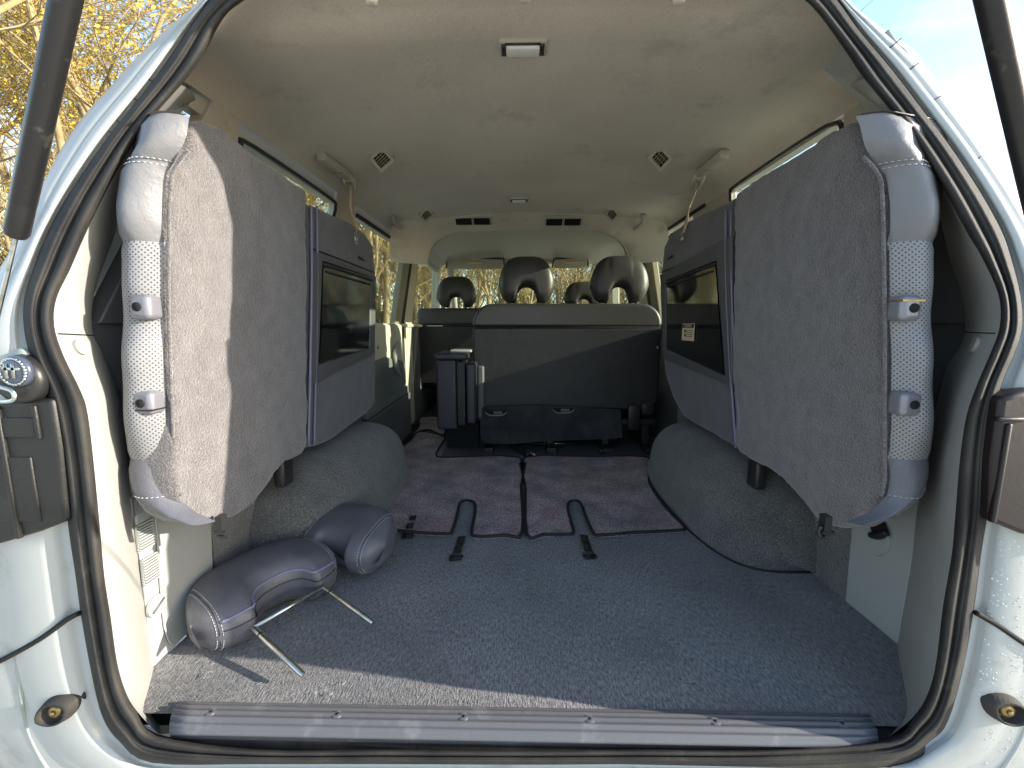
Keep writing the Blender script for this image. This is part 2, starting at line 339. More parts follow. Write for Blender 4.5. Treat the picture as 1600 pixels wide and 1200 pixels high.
# far wood as one mass
def far_wood():
    rnd = random.Random(3); mb = MB(); lf = MB()
    for i in range(420):
        a = radians(rnd.uniform(-72, 40)); r = rnd.uniform(24, 40); x, y = sin(a)*r, cos(a)*r; h = rnd.uniform(4.5, 8.5) if a < radians(8) else rnd.uniform(3.5, 5.5); z0 = 0
        mb.tube([(x, y, z0-1), (x+rnd.gauss(0, .4), y, z0+h*.5), (x+rnd.gauss(0, .8), y, z0+h)], [.12, .07, .02], 4, cap=False)
        for b in range(26):
            z = rnd.uniform(.15, 1)*h; q = rnd.uniform(0, 6.28); l = rnd.uniform(.8, 2.6); e = (x+cos(q)*l*.6, y+sin(q)*l*.6, z0+z+l*.7)
            mb.tube([(x, y, z0+z), e], [.035, .012], 3, cap=False)
            for _ in range(5):
                t = rnd.random(); p = (x+cos(q)*l*.6*t+rnd.gauss(0, .25), y+sin(q)*l*.6*t+rnd.gauss(0, .25), z0+z+l*.7*t+rnd.gauss(0, .25)); s = rnd.uniform(.04, .12)
                u = rnd.uniform(0, 6.28); lf.add([p, (p[0]+cos(u)*s, p[1]+sin(u)*s, p[2]+s), (p[0]+cos(u)*s*.4, p[1]+sin(u)*s, p[2]+s*1.9)], [(0, 1, 2)])
    o = mb.build('far_woodland', 'bark'); o['kind'] = 'stuff'; o['label'] = 'distant golden bare woodland behind the van'; o['category'] = 'wood'
    l = lf.build('leaves', 'leaf', o, smooth=False)
far_wood()

# ================================================================== VAN SHELL
van = root('van', 'silver grey van seen from behind with its tailgate open, cabin stretching to the windscreen', 'van', (0, 0, 0))
def Yo(y): return .14*max(0., (540-y)/540)**1.1
def Yo3(y): return Yo(y)
# (seal inner, seal outer, trim inner, body silhouette)  right side from sill to roof
RIN = [(1387,1153),(1427,1120),(1450,1083),(1463,1033),(1473,950),(1487,867),(1493,800),(1500,717),(1510,650),(1527,600),(1547,553),(1562,510),(1560,460),(1533,400),(1513,367),(1477,300),(1433,230),(1397,180),(1350,123),(1323,83),(1283,27),(1257,0),(1225,-18),(1120,-26)]
ROUT = [(1392,1188),(1455,1157),(1482,1125),(1506,1040),(1522,950),(1533,867),(1543,800),(1547,717),(1553,650),(1567,597),(1587,550),(1598,510),(1595,460),(1580,400),(1566,360),(1533,300),(1487,230),(1449,180),(1410,128),(1385,97),(1343,47),(1310,0),(1275,-40),(1120,-62)]
LIN = [(247,1147),(213,1110),(196,1080),(183,1035),(173,965),(163,900),(157,833),(146,720),(137,647),(127,613),(100,557),(85,510),(88,467),(110,420),(133,367),(165,300),(205,230),(237,185),(283,133),(317,87),(350,27),(383,0),(415,-18),(510,-26)]
LOUT = [(238,1192),(186,1158),(160,1120),(143,1053),(127,965),(118,900),(108,833),(95,720),(82,650),(68,603),(47,557),(37,510),(38,467),(52,420),(75,362),(110,300),(157,230),(190,187),(233,133),(263,92),(299,38),(327,0),(362,-40),(510,-62)]
RTR = [(1372,1118),(1392,1095),(1396,1050),(1402,1007),(1415,930),(1425,867),(1432,800),(1445,733),(1463,633),(1480,573),(1500,540),(1508,510),(1502,460),(1483,407),(1470,350),(1453,283),(1410,215),(1375,170),(1327,143)]
LTR = [(283,1128),(256,1100),(246,1070),(240,1043),(228,965),(219,900),(209,820),(200,733),(190,640),(176,590),(158,548),(144,515),(146,467),(160,420),(180,365),(200,300),(228,225),(258,182),(305,160)]
RSIL = [(1400,1300),(1540,1260),(1640,1200),(1700,1060),(1720,950),(1720,867),(1720,800),(1720,717),(1720,650),(1730,597),(1730,550),(1730,510),(1700,460),(1655,400),(1625,350),(1588,290),(1546,230),(1510,180),(1466,128),(1440,97),(1386,50),(1326,0),(1290,-60),(1120,-100)]
LSIL = [(230,1300),(80,1260),(0,1210),(-90,1060),(-110,965),(-120,900),(-120,833),(-120,720),(-120,650),(-130,603),(-110,557),(-80,510),(-35,467),(8,405),(38,350),(65,290),(97,230),(130,182),(175,132),(208,95),(262,43),(312,0),(345,-60),(510,-100)]
def ring(L, Rr, bl, br, bot, top):
    """closed px ring: left bottom->top, top, right top->bottom, bottom"""
    pts = L + [(660, top), (815, top-1), (970, top)] + Rr[::-1] + [(1200, bot), (1000, bot), (815, bot+1), (600, bot), (400, bot)]
    return cr(pts, 4, True)
IN = ring(LIN, RIN, 0, 0, 1170, -30); OUT = ring(LOUT, ROUT, 0, 0, 1194, -66); SIL = ring(LSIL, RSIL, 0, 0, 1310, -105)
def lift(px, dy): return [onY(p[0], p[1], Yo(p[1])+dy) for p in px]
def mixr(a, b, t): return [p*(1-t)+q*t for p, q in zip(a, b)]
# rubber seal: rolled bulb, groove, flat lip
sr = []
for t, dy in ((0, .022), (.05, .004), (.13, -.006), (.24, -.011), (.36, -.010), (.42, -.005), (.45, -.002), (.48, -.002), (.52, -.005), (.64, -.008), (.66, -.0065), (.68, -.008), (.8, -.007), (.86, -.003), (.88, -.0025), (.93, .0), (.97, .002), (1, .012)):
    sr.append(lift(mixr(IN, OUT, t), dy))
v, f = grid(sr, True); seal = link('door_seal', v, f, 'seal', van)
b1 = lift(mixr(OUT, SIL, .0), .011); b2 = lift(mixr(OUT, SIL, .06), .014); b3 = lift(mixr(OUT, SIL, .11), .004)
b4 = lift(mixr(OUT, SIL, .22), .0)
rings = [b1, b2, b3, b4]
for t, dy in ((.45, .0), (.5, .006), (.6, .004), (.8, .01), (.92, .02), (1, .045)): rings.append(lift(mixr(OUT, SIL, t), dy))
def outw(r, dx, dy, dz):
    o = []
    for p in r:
        s = 1 if p[0] > XC else -1; k = min(1, abs(p[0]-XC)/.5); o.append(np.array([p[0]+s*dx*k, p[1]+dy, p[2]+(dz if p[2] > .9 else -dz if p[2] < 0 else 0)]))
    return o
rings.append(outw(rings[-1], .03, .06, .03)); rings.append(outw(rings[-1], .03, .16, .03)) 
v, f = grid(rings, True); body = link('rear_body', v, f, 'body', van)
# body creases, panel gaps, drip channel
def strip(px, y, r, name, m, par=van, sm=6): 
    mb = MB(); mb.tube(cr([onY(a, b, Yo(b)+y) for a, b in px], sm), r, 8); return mb.build(name, m, par)
strip([(-60,1062),(0,1033),(60,1000),(105,968),(124,958)], .0, .004, 'panel_gap', 'hole')
strip([(1524,957),(1560,978),(1600,1005),(1660,1040)], .0, .0038, 'panel_gap', 'hole')
strip([(22,850),(29,960),(27,1020),(32,1070),(45,1140),(75,1200),(120,1260)], .006, .0035, 'body_crease', 'bodyin')
strip([(1640,1000),(1618,1090),(1590,1160),(1555,1215)], .006, .0035, 'body_crease', 'body')
strip([(40,420),(85,330),(130,255),(178,180)], .012, .0022, 'drip_channel', 'hole')
strip([(1590,370),(1565,315),(1530,260),(1490,200),(1440,135)], .010, .004, 'drip_channel', 'body')
strip([(1589,366),(1563,312),(1528,256),(1488,197)], .006, .0016, 'drip_channel', 'hole')
for px in ([(205,150),(224,165)], [(222,118),(247,132)], [(181,187),(204,203)], [(170,205),(192,216)], [(1420,110),(1436,98)], [(1390,75),(1408,60)], [(1446,165),(1470,150)], [(1460,190),(1478,178)], [(1520,255),(1532,245)]):
    strip(px, .004, .0008, 'flange_seam', 'hole', sm=2)
# bracket lumps at the roof hinge flange
for px in ([(188,150),(205,128),(222,118),(236,100),(250,78),(258,60)], [(1438,110),(1425,98),(1410,80),(1400,72),(1385,50)]): strip(px, .02, .004, 'hinge_flange', 'bodyin')
# rain drops on the paint at the right
from mathutils.bvhtree import BVHTree
_bv = BVHTree.FromPolygons([tuple(p) for p in v], f); _rn = random.Random(4); mb = MB()
for i in range(330):
    px, py = _rn.uniform(1530, 1598), _rn.uniform(835, 1195); d = Vector(RT*(px-800)/F + UP*(600-py)/F + FW).normalized(); h = _bv.ray_cast(Vector(CAM), d)
    if h[0] is None: continue
    n_ = h[1] if h[1].y < 0 else -h[1]; a = n_.orthogonal().normalized(); b_ = n_.cross(a); rr_ = _rn.choice([.0006, .0008, .001, .0016]); vs = [np.array(h[0]+n_*rr_*.7)]
    for k in range(7): t = 2*pi*k/7; vs.append(np.array(h[0]+a*rr_*cos(t)+b_*rr_*sin(t)*1.15))
    mb.add(vs, [(0, k+1, (k+1) % 7+1) for k in range(7)])
o = mb.build('water_drops', mat('water_drop', (.5, .55, .56), .06, coat=1), body); o['kind'] = 'stuff'
# tail lamps
def lamp(pL, y0, y1, m, label):
    mb = MB(); mb.prism([onY(a, b, y0) for a, b in pL], (0, y1-y0, 0)); return mb.build('tail_lamp', m, van, smooth=True, auto=35, label=label, mods=[bevel(.006, 3)])
tl = lamp([(-120,628),(0,630),(60,624),(80,623),(92,700),(103,815),(60,832),(0,850),(-120,880)], -.012, .008, 'lampblk', 'weathered black plastic lamp housing')
mb = MB(); mb.box(onY(10, 668, -.012), (.09, .005, .03)); mb.box(onY(16, 765, -.012), (.08, .005, .10)); mb.box(onY(14, 740, -.013), (.007, .008, .2)); mb.box(onY(58, 660, -.0125), (.006, .006, .05)); mb.build('rib', 'lampblk', tl, auto=35, mods=[bevel(.0024, 3)])
tr = lamp([(1566,622),(1600,612),(1720,600),(1720,860),(1600,836),(1549,815),(1553,720)], -.022, .008, 'lamp', 'dark red rear lamp')
mb = MB(); mb.box(onY(1580, 655, -.023), (.04, .008, .006)); mb.box(onY(1562, 740, -.022), (.006, .008, .14)); mb.build('rib', 'lamp', tr, mods=[bevel(.002, 2)])
# rubber bump stops with brass centres
def stop(cx, cy, ang, label):
    o = onY(cx, cy, .004); ex = np.array([cos(ang), 0, sin(ang)]); ez = np.array([-sin(ang), 0, cos(ang)]); ey = np.array([0, 1., 0])
    prof = []
    for a in range(28):
        t = 2*pi*a/28; c, s_ = cos(t), sin(t); prof.append((.036*c, .021*math.copysign(abs(s_)**1.35, s_)))
    rr = []
    for k, dy in ((1.12, .006), (1.05, -.006), (.92, -.016), (.74, -.019), (.62, -.014), (.52, -.004), (.0, -.003)):
        rr.append([o+ex*x*k+ez*z*k*(1 if k > .7 else 1.25)+ey*dy for x, z in prof])
    v, f = grid(rr, True); s = link('rubber_stop', v, f, 'seal', van, label=label)
    mb = MB(); mb.tube([o+ey*-.002, o+ey*-.012, o+ey*-.013], [.011, .0105, .006], 16); mb.build('brass_bush', 'brass', s)
    mb = MB(); mb.tube([o+ey*-.0128, o+ey*-.016], [.0045, .004], 6); mb.build('bolt', 'brass', s)
stop(97, 1103, .5, 'weathered olive rubber stop with worn brass centre'); stop(1562, 1101, -.45, 'black rubber stop with recessed brass centre')
# ball joint / strut mount with round cap at left
mb = MB(); o = onY(42, 592, -.004); mb.tube([o, o+np.array([0, -.014, 0]), o+np.array([0, -.018, 0])], [.036, .032, .02], 20); mt_ = mb.build('strut_mount', 'dark', van)
mb = MB(); o = onY(30, 580, -.024); mb.tube([o, o+np.array([0, -.006, 0]), o+np.array([0, -.0085, 0])], [.022, .021, .015], 24); mb.build('round_cap', 'navy0', mt_)
mb = MB()
for k in range(24):
    a = 2*pi*k/24; b_ = 2*pi*(k+1)/24; mb.tube([o+np.array([.018*cos(a), -.0075, .018*sin(a)]), o+np.array([.018*cos(b_), -.0075, .018*sin(b_)])], .0018, 6)
for dx in (-.007, .003): mb.box(o+np.array([dx, -.009, .001]), (.004, .002, .02))
mb.box(o+np.array([0, -.009, .004]), (.024, .002, .004)); mb.build('cap_ring', 'chrome', mt_)
mb = MB(); mb.tube(cr([onY(-20, 600, -.03), onY(5, 606, -.034), onY(20, 612, -.034), onY(22, 625, -.034), onY(2, 628, -.03)], 5), .003, 8); mb.build('lever', 'chrome', mt_)
mb = MB(); o = onY(37, 557, -.001); mb.tube([o, o+np.array([0, -.004, 0])], [.012, .011], 20); mb.build('round_plug', 'bodyin', van)
# gas struts
def strut(a, b, r, rodend, label):
    s = root('gas_strut', label, 'gas strut', tuple(b), 'gas struts'); b = np.array(b); a = np.array(a); d = (b-a)/np.linalg.norm(b-a)
    mb = MB(); mb.tube([a, b-d*.035, b-d*.034], [r, r, r*.96], 28); mb.build('tube', 'strut', s, auto=40)
    mb = MB(); mb.tube([b-d*.034, b-d*.004, b], [r*.98, r*.98, r*.8], 28); mb.build('end_collar', 'strut', s, auto=40)
    mb = MB(); mb.tube([b, np.array(rodend)], r*.22, 12); mb.build('rod', 'chrome', s)
strut(onY(122, -90, -.255), onY(25, 368, -.20), .0086, onY(-30, 610, -.1), 'black gas strut with silver rod at the left, in front of the golden trees')
strut(onY(1528, -90, -.25), onY(1645, 440, -.16), .0080, onY(1665, 620, -.06), 'black gas strut at the right edge, in front of blue sky and clouds')

# ---------------- interior shell
HW, HU = .742, .71
zf = 0.
profR = [(HU, 1.138), (.702, 1.15), (.685, 1.165), (.65, 1.182), (.6, 1.187), (.52, 1.19), (.45, 1.197), (.3, 1.21), (.15, 1.218), (0, 1.22)]
def profile(dz=0, sx=1.):
    P = [(XC-x*sx, z+dz) for x, z in profR]+[(XC+x*sx, z+dz) for x, z in profR[-2::-1]]; return P
# headliner: from opening's upper edge to the full section
up_idx = slice(18, 24)
topring = [onY(a, b, Yo(b)+.02) for a, b in LIN[18:]]+[onY(a, -30, Yo(-30)+.02) for a in (600, 720, 815, 920, 1030)]+[onY(a, b, Yo(b)+.02) for a, b in RIN[18:][::-1]]
def resample(P, n):
    P = [np.array(p) for p in P]; L = [0]
    for a, b in zip(P, P[1:]): L.append(L[-1]+np.linalg.norm(b-a))
    out_ = []
    for i in range(n):
        s = L[-1]*i/(n-1); k = 0
        while k < len(L)-2 and s > L[k+1]: k += 1
        u = (s-L[k])/(L[k+1]-L[k]+1e-9); out_.append(P[k]*(1-u)+P[k+1]*u)
    return out_
N = 61
def prof3(Y, dz=0, sx=1.): return resample(cr([(x, Y, z) for x, z in profile(dz, sx)], 5), N)
R0 = resample(cr(topring, 5), N)
Rf = prof3(.42)
hr = [R0]
Rm = prof3(.27, -.012, .985)
for t in (.2, .5, .8): hr.append([p*(1-t)+q*t+np.array([0, 0, .012*sin(pi*t)]) for p, q in zip(R0, Rm)])
hr.append(Rm); hr.append(prof3(.34, -.003, .997))
for Y in (.42, .6, .8, 1.0, 1.3, 1.5, 1.66): hr.append(prof3(Y))
v, f = grid(hr); head = link('headliner', v, f, 'head', van)
# faint headliner panel seams at the rear corners and pillar seam lines
def seam(P, r, name, m, par): mb = MB(); mb.tube(cr(P, 6), r, 6); return mb.build(name, m, par)
# D pillar trims
def trim(In, Tr, X, name, lab):
    a = cr([onY(p[0], p[1], Yo(p[1])+.018) for p in In[:19]], 4); b = cr([onX(p[0], p[1], X) for p in Tr], 4)
    rr = []
    for t in (0, .06, .2, .4, .6, .8, .93, 1):
        q = []
        for i, (p, r) in enumerate(zip(a, b)):
            c = p*(1-t)+r*t; n = np.array([-np.sign(X)*1., -.6, 0.]); c = c+n*.012*sin(pi*t)**.8; q.append(c)
        rr.append(q)
    v, f = grid(rr); o = link(name, v, f, 'trim', van, label=lab); k = 43
    mb = MB(); mb.tube([rr[j][k]*(1-w_)+rr[j][k+1]*w_ + np.array([0, -.0012, 0]) for w_ in (0,) for j in range(1, len(rr))], .0013, 6); mb.build('seam', 'hole', o)
    c = rr[3][41]; n_ = np.cross(rr[4][41]-rr[2][41], rr[3][43]-rr[3][39]); n_ /= np.linalg.norm(n_); n_ = n_ if n_[1] < 0 else -n_
    mb = MB(); mb.tube([c-n_*.004, c+n_*.002, c+n_*.003, c+n_*.0005], [.0125, .012, .0085, .007], 24); mb.build('screw_cover', 'trim', o, auto=40)
    return o
tL = trim(LIN, LTR, -.705, 'pillar_trim', 'light grey trim round the left of the opening'); tR = trim(RIN, RTR, .779, 'pillar_trim', 'light grey trim round the right of the opening')
# side walls : lower skin panels, dark upper-rear panels, rear door-card etc.
def panel(X, pts, name, m, par=van, th=.03, bv=.004, label=None):
    """pts are (Y,z) at X; thickness outwards"""
    s = 1 if X > XC else -1; mb = MB(); mb.prism([(X, y, z) for y, z in pts], (s*th, 0, 0)); return mb.build(name, m, par, smooth=True, auto=35, label=label, mods=[bevel(bv, 2)] if bv else None)
XL, XR = -.705, .779
for X in (XL, XR):
    s = 1 if X > XC else -1
    panel(X+s*.012, [(.06, .0), (3.2, .0), (3.2, .66), (.06, .66)], 'side_wall', 'wall', th=.05, bv=0)
    # lower rear plastic panel
# left/right light grey lower panels (traced)
def ppanel(X, px, name, m, th=.02, bv=.003, **k):
    s = 1 if X > XC else -1; mb = MB(); mb.prism([onX(a, b, X) for a, b in px], (s*th, 0, 0)); return mb.build(name, m, k.pop('par', van), auto=35, mods=[bevel(bv, 2)], **k)
lp = ppanel(XL+.003, [(240,1043),(300,983),(336,962),(330,790),(250,760),(204,730)], 'lower_panel', 'trimlow', label='light grey lower panel with vent grilles and a round cap')
rp_ = ppanel(XR-.003, [(1402,1007),(1320,940),(1326,868),(1335,780),(1432,760),(1440,790)], 'lower_panel', 'trimlow', label='pale grey lower panel with an oval pocket')
seam([onX(a, b, XL+.008) for a, b in ((236,760),(245,830),(258,980),(272,1010))], .0014, 'seam', 'trimlow', lp)
def grille(cx, cy0, cy1, par):
    P0 = onX(cx, cy0, XL+.0045); P1 = onX(cx+3, cy1, XL+.0045); n = 9; mb = MB()
    wv = .032; mb.prism([(XL+.0045, P0[1]-wv/2, P0[2]), (XL+.0045, P0[1]+wv/2, P0[2]), (XL+.0045, P1[1]+wv/2, P1[2]), (XL+.0045, P1[1]-wv/2, P1[2])], (.001, 0, 0)); g = mb.build('vent_grille', 'dark', par, smooth=False)
    mb = MB()
    for i in range(n+1): c = P0*(1-i/n)+P1*i/n; mb.box((XL+.0065, c[1], c[2]), (.004, wv+.004, .0028))
    for sy in (-1, 1): mb.box(((XL+.0065), P0[1]+sy*(wv/2+.001), (P0[2]+P1[2])/2), (.004, .003, P0[2]-P1[2]))
    mb.build('grille_bars', 'trimlow', g, smooth=False)
grille(224, 817, 856, lp); grille(232, 869, 908, lp); grille(217, 772, 800, lp)
def cap(px, X, r, par, name='round_cap'):
    s = 1 if X > XC else -1; o = onX(px[0], px[1], X); mb = MB(); mb.tube([o, o+np.array([-s*.005, 0, 0]), o+np.array([-s*.0055, 0, 0])], [r, r*.97, r*.8], 28); c = mb.build(name, 'trimlow', par, auto=40)
    mb = MB(); mb.box(o+np.array([-s*.006, 0, 0]), (.003, r*1.5, .004), Matrix.Rotation(.5, 3, 'X')); mb.build('slot', 'wall', c); return c
cap((243, 946), XL+.004, .021, lp)
mb = MB(); o = onX(1366, 838, XR-.004); mb.tube([o, o+np.array([-.006, 0, 0]), o+np.array([-.003, 0, 0])], [.04, .038, .034], 30); pk = mb.build('pocket_rim', 'trimlow', rp_, auto=40)
mb = MB(); o = onX(1374, 826, XR-.009); mb.tube([o, o+np.array([-.003, 0, 0])], [.021, .02], 20); mb.build('pocket_opening', 'hole', pk)
mb = MB(); mb.tube(cr([onX(1361, 836, XR-.016), onX(1372, 838, XR-.018), onX(1385, 832, XR-.016)], 5), .007, 10); mb.build('pocket_lip', 'dark', pk)
# carpeted side behind the panels (runs up the wall beside the wheel arch)
for X in (XL, XR):
    s = 1 if X > XC else -1
    panel(X-s*.002, [(.33 if X > 0 else .30, .0), (1.45, .0), (1.45, .5), (.33 if X > 0 else .30, .5)], 'wall_carpet', 'hump', th=.012, bv=0)
# wheel arches
def arch(side):
    n1, n2 = 70, 26; X = XL if side < 0 else XR; v = []; f = []; inner = .235 if side > 0 else .235
    y0, y1 = (.46, 1.32) if side > 0 else (.42, 1.28); H = .29
    for i in range(n1+1):
        a = pi*i/n1; c = -cos(a); yy = (y0+y1)/2+(y1-y0)/2*math.copysign(abs(c)**.82, c); pr = max(0, sin(a))**.42
        for j in range(n2+1):
            b = (pi/2)*j/n2; dx = inner*pr*abs(cos(b))**.6; z = H*(max(0, sin(a))**.72)*abs(sin(b))**.72
            bulge = 1+.06*sin(3*a)
            v.append((X-side*dx*(1.04 if j < 3 else 1), yy+.01*sin(b*3), z*bulge))
    for i in range(n1):
        for j in range(n2): q = i*(n2+1)+j; f.append((q, q+1, q+n2+2, q+n2+1))
    o = link('wheel_arch', v, f, 'hump', van, label='grey carpeted wheel arch hump')
    mb = MB(); P = [np.array(v[i*(n2+1)])+np.array([-side*.002, 0, .004]) for i in range(n1+1)]; mb.tube(P, .003, 6); mb.build('edge_line', 'binding', o)
arch(-1); arch(1)
# upper side walls: pillars between windows, rail, belt line
def up_x(z, s): return XC+s*(HW-(HW-HU)*max(0, min(1, (z-.66)/.44)))
def wallq(s, pts, name, m, par=van, off=0, th=.035, bv=.006, label=None):
    mb = MB(); mb.prism([(up_x(z, s)+s*off, y, z) for y, z in pts], (s*th, 0, 0)); return mb.build(name, m, par, auto=35, label=label, mods=[bevel(bv, 2)] if bv else None)
for s in (-1, 1):
    side = 'left' if s < 0 else 'right'
    wallq(s, [(.11, .655), (.36, .655), (.42, .9), (.25, .9)], 'rear_pillar', 'wall', bv=.003)
    wallq(s, [(.25, .902), (.42, .902), (.47, 1.09), (.48, 1.15), (.40, 1.15)], 'rear_pillar', 'headtrim', bv=.003)
    # C pillars; the right one is widened to block sun on the armrest box
    wallq(s, [(.95, .655), (1.19 if s < 0 else 1.33, .655), (1.19 if s < 0 else 1.33, 1.15), (1.02, 1.15), (1.0, 1.09)], 'centre_pillar', 'headtrim', th=.03)
    # B pillar slanted
    wallq(s, [(1.74, .62), (1.86, .62), (2.075, 1.15), (1.945, 1.15)], 'door_frame', 'olive', off=-.004)
    wallq(s, [(1.86, .3), (1.93, .3), (1.93, .66), (2.115, 1.15), (2.075, 1.15), (1.86, .66)], 'door_rubber', 'seal', off=-.008, th=.045)
    wallq(s, [(1.94, .02), (2.14, .02), (2.14, .66), (2.29, 1.15), (2.125, 1.15), (1.94, .66)], 'door_pillar', 'cream', off=.0, th=.03)
    # A pillar
    wallq(s, [(3.0, .66), (3.1, .66), (3.02, 1.14), (2.95, 1.14)], 'front_pillar', 'cream', th=.06)
    # top rail above the windows, rubber under it
    wallq(s, [(.34, 1.10 if s < 0 else 1.134), (3.05, 1.10 if s < 0 else 1.134), (3.05, 1.16), (.34, 1.16)], 'roof_rail', 'headtrim', off=.012, th=.03, bv=.003)
    mb = MB(); mb.tube([(up_x(1.1, s), 1.20, 1.104 if s < 0 else 1.138), (up_x(1.1, s), 2.0, 1.104 if s < 0 else 1.138)], .008, 8); mb.build('window_rubber', 'seal', van)
    # belt sills
    mb = MB(); mb.box((XC+s*(HW+.008), 2.2, .655), (.04, 2.0, .02)); mb.build('belt_sill', 'cream', van, mods=[bevel(.006, 2)])
    # glass
    for nm, pts in (('quarter_window', [(.30, .66), (1.0, .66), (1.08, 1.145), (.42, 1.145)]), ('sliding_window', [(1.2, .66), (1.8, .66), (2.0, 1.145), (1.2, 1.145)]), ('front_window', [(2.1, .66), (3.05, .66), (3.0, 1.12), (2.2, 1.12)])):
        g = wallq(s, pts, nm, 'window', off=.03, th=.004, bv=0)
    dz_ = 0 if s < 0 else .036
    P = [(up_x(z, s)+s*.002, y, z) for y, z in ((.48, .68), (.47, 1.0), (.48, 1.08), (.53, 1.10+dz_), (.95, 1.10+dz_), (1.0, 1.08+dz_), (.975, 1.0), (.94, .68))]
    mb = MB(); mb.tube(cr(P, 4), .006, 8); mb.build('window_rubber', 'dark', van)
    # outer skin
    xo = XC+s*(HW+.055)
    mb = MB(); mb.prism([(xo, .28, -.5), (xo, 3.9, -.5), (xo, 3.9, .64), (xo, .28, .64)], (s*.012, 0, 0)); mb.build('body_side', 'body', van, smooth=False)
# door card on the left sliding door
card = wallq(-1, [(1.2, .44), (1.82, .44), (1.84, .66), (1.2, .66)], 'door_card', 'cream', off=-.022, th=.03, bv=.01, label='cream sliding door card catching the sun')
mb = MB(); c = onX(603, 545, XL-.0+.018); mb.box(c, (.006, .045, .05)); ctl = mb.build('door_switch', 'dark', card, mods=[bevel(.003, 2)])
mb = MB(); mb.box(c+np.array([.004, 0, 0]), (.004, .02, .03)); mb.build('latch', 'headtrim', ctl, mods=[bevel(.002, 2)])
mb = MB(); mb.tube(cr([onX(622, 535, XL+.02), onX(618, 550, XL+.045), onX(620, 575, XL+.045), onX(626, 590, XL+.02)], 5), .012, 10); mb.build('pull_handle', 'trim', card)
wallq(-1, [(1.2, .27), (1.84, .27), (1.84, .44), (1.78, .46), (1.5, .5), (1.35, .49), (1.2, .44)], 'door_cloth', 'doorgrey', par=card, off=-.032, th=.03, bv=.012)
wallq(-1, [(1.2, .24), (1.88, .26), (1.88, .3), (1.2, .275)], 'door_moulding', 'doorgrey', par=card, off=-.036, th=.03)
wallq(-1, [(1.2, .0), (1.9, .0), (1.9, .26), (1.2, .235)], 'door_pocket', 'wall', par=card, off=-.04, th=.03)
# roof beam with vents and front ceiling
def ceil_z(x): 
    x = abs(x-XC); P = sorted(profR); 
    for (a, za), (b, zb) in zip(P, P[1:]):
        if a <= x <= b: return za+(zb-za)*(x-a)/(b-a+1e-9)
    return 1.22 if x < .1 else 1.1
outer = [(p[0], p[2]) for p in prof3(1.66)]
inn = [(-.505, .98), (-.50, 1.03), (-.478, 1.08), (-.435, 1.118), (-.375, 1.142), (-.30, 1.153)]
inn = inn+[(-.1, 1.156), (XC, 1.157)]
inn = inn+[(2*XC-a, b) for a, b in inn[-2::-1]]
oo = resample([(XC-HU, 0, .98)]+[(a, 0, b) for a, b in outer]+[(XC+HU, 0, .98)], 41); ii = resample(cr([(a, 0, b) for a, b in inn], 4), 41)
def sh(r, y): return [np.array([p[0], y, p[2]]) for p in r]
mo = mixr(oo, ii, .35)
rr = [sh(oo, 1.62), sh(mixr(oo, ii, .3), 1.655), sh(mixr(oo, ii, .7), 1.70), sh(mixr(oo, ii, .93), 1.725), sh(ii, 1.735), sh(ii, 1.77), sh(mixr(ii, oo, .4), 1.80)]
rr2 = rr
v, f = grid(rr2); beam = link('roof_beam', v, f, 'head', van)
mb = MB(); mb.tube([p+np.array([0, 0, .003]) for p in sh(ii, 1.738)], .005, 8); mb.build('beam_edge', 'headtrim', beam)
fr = [prof3(1.75, .0), prof3(2.2, .0), prof3(2.6, .0), prof3(2.95, -.02)]
v, f = grid(fr); link('front_headliner', v, f, 'cream', van)
def vent_box(px, par):
    c = onY(px[0], px[1], 1.665)+np.array([0, -.004, -.006]); mb = MB(); R = np.array(Matrix.Rotation(1.0, 3, 'X')); mb.box(c+np.array([0, -.002, 0]), (.2, .012, .062), R); b = mb.build('air_vent', 'headtrim', par, mods=[bevel(.004, 3)])
    for dx in (-.047, .047):
        mb = MB(); mb.box(c+R @ np.array([dx, -.0115, 0]), (.082, .004, .04), R); l = mb.build('vent_opening', 'hole', b, smooth=False)
    mb = MB()
    for dx in (-.047, .047):
        for k in range(-3, 4): mb.box(c+R @ np.array([dx+k*.0105, -.0145, 0]), (.0025, .003, .04), R)
    mb.build('louvre', 'dark', b, smooth=False)
vent_box((739, 342), beam); vent_box((880, 343), beam)
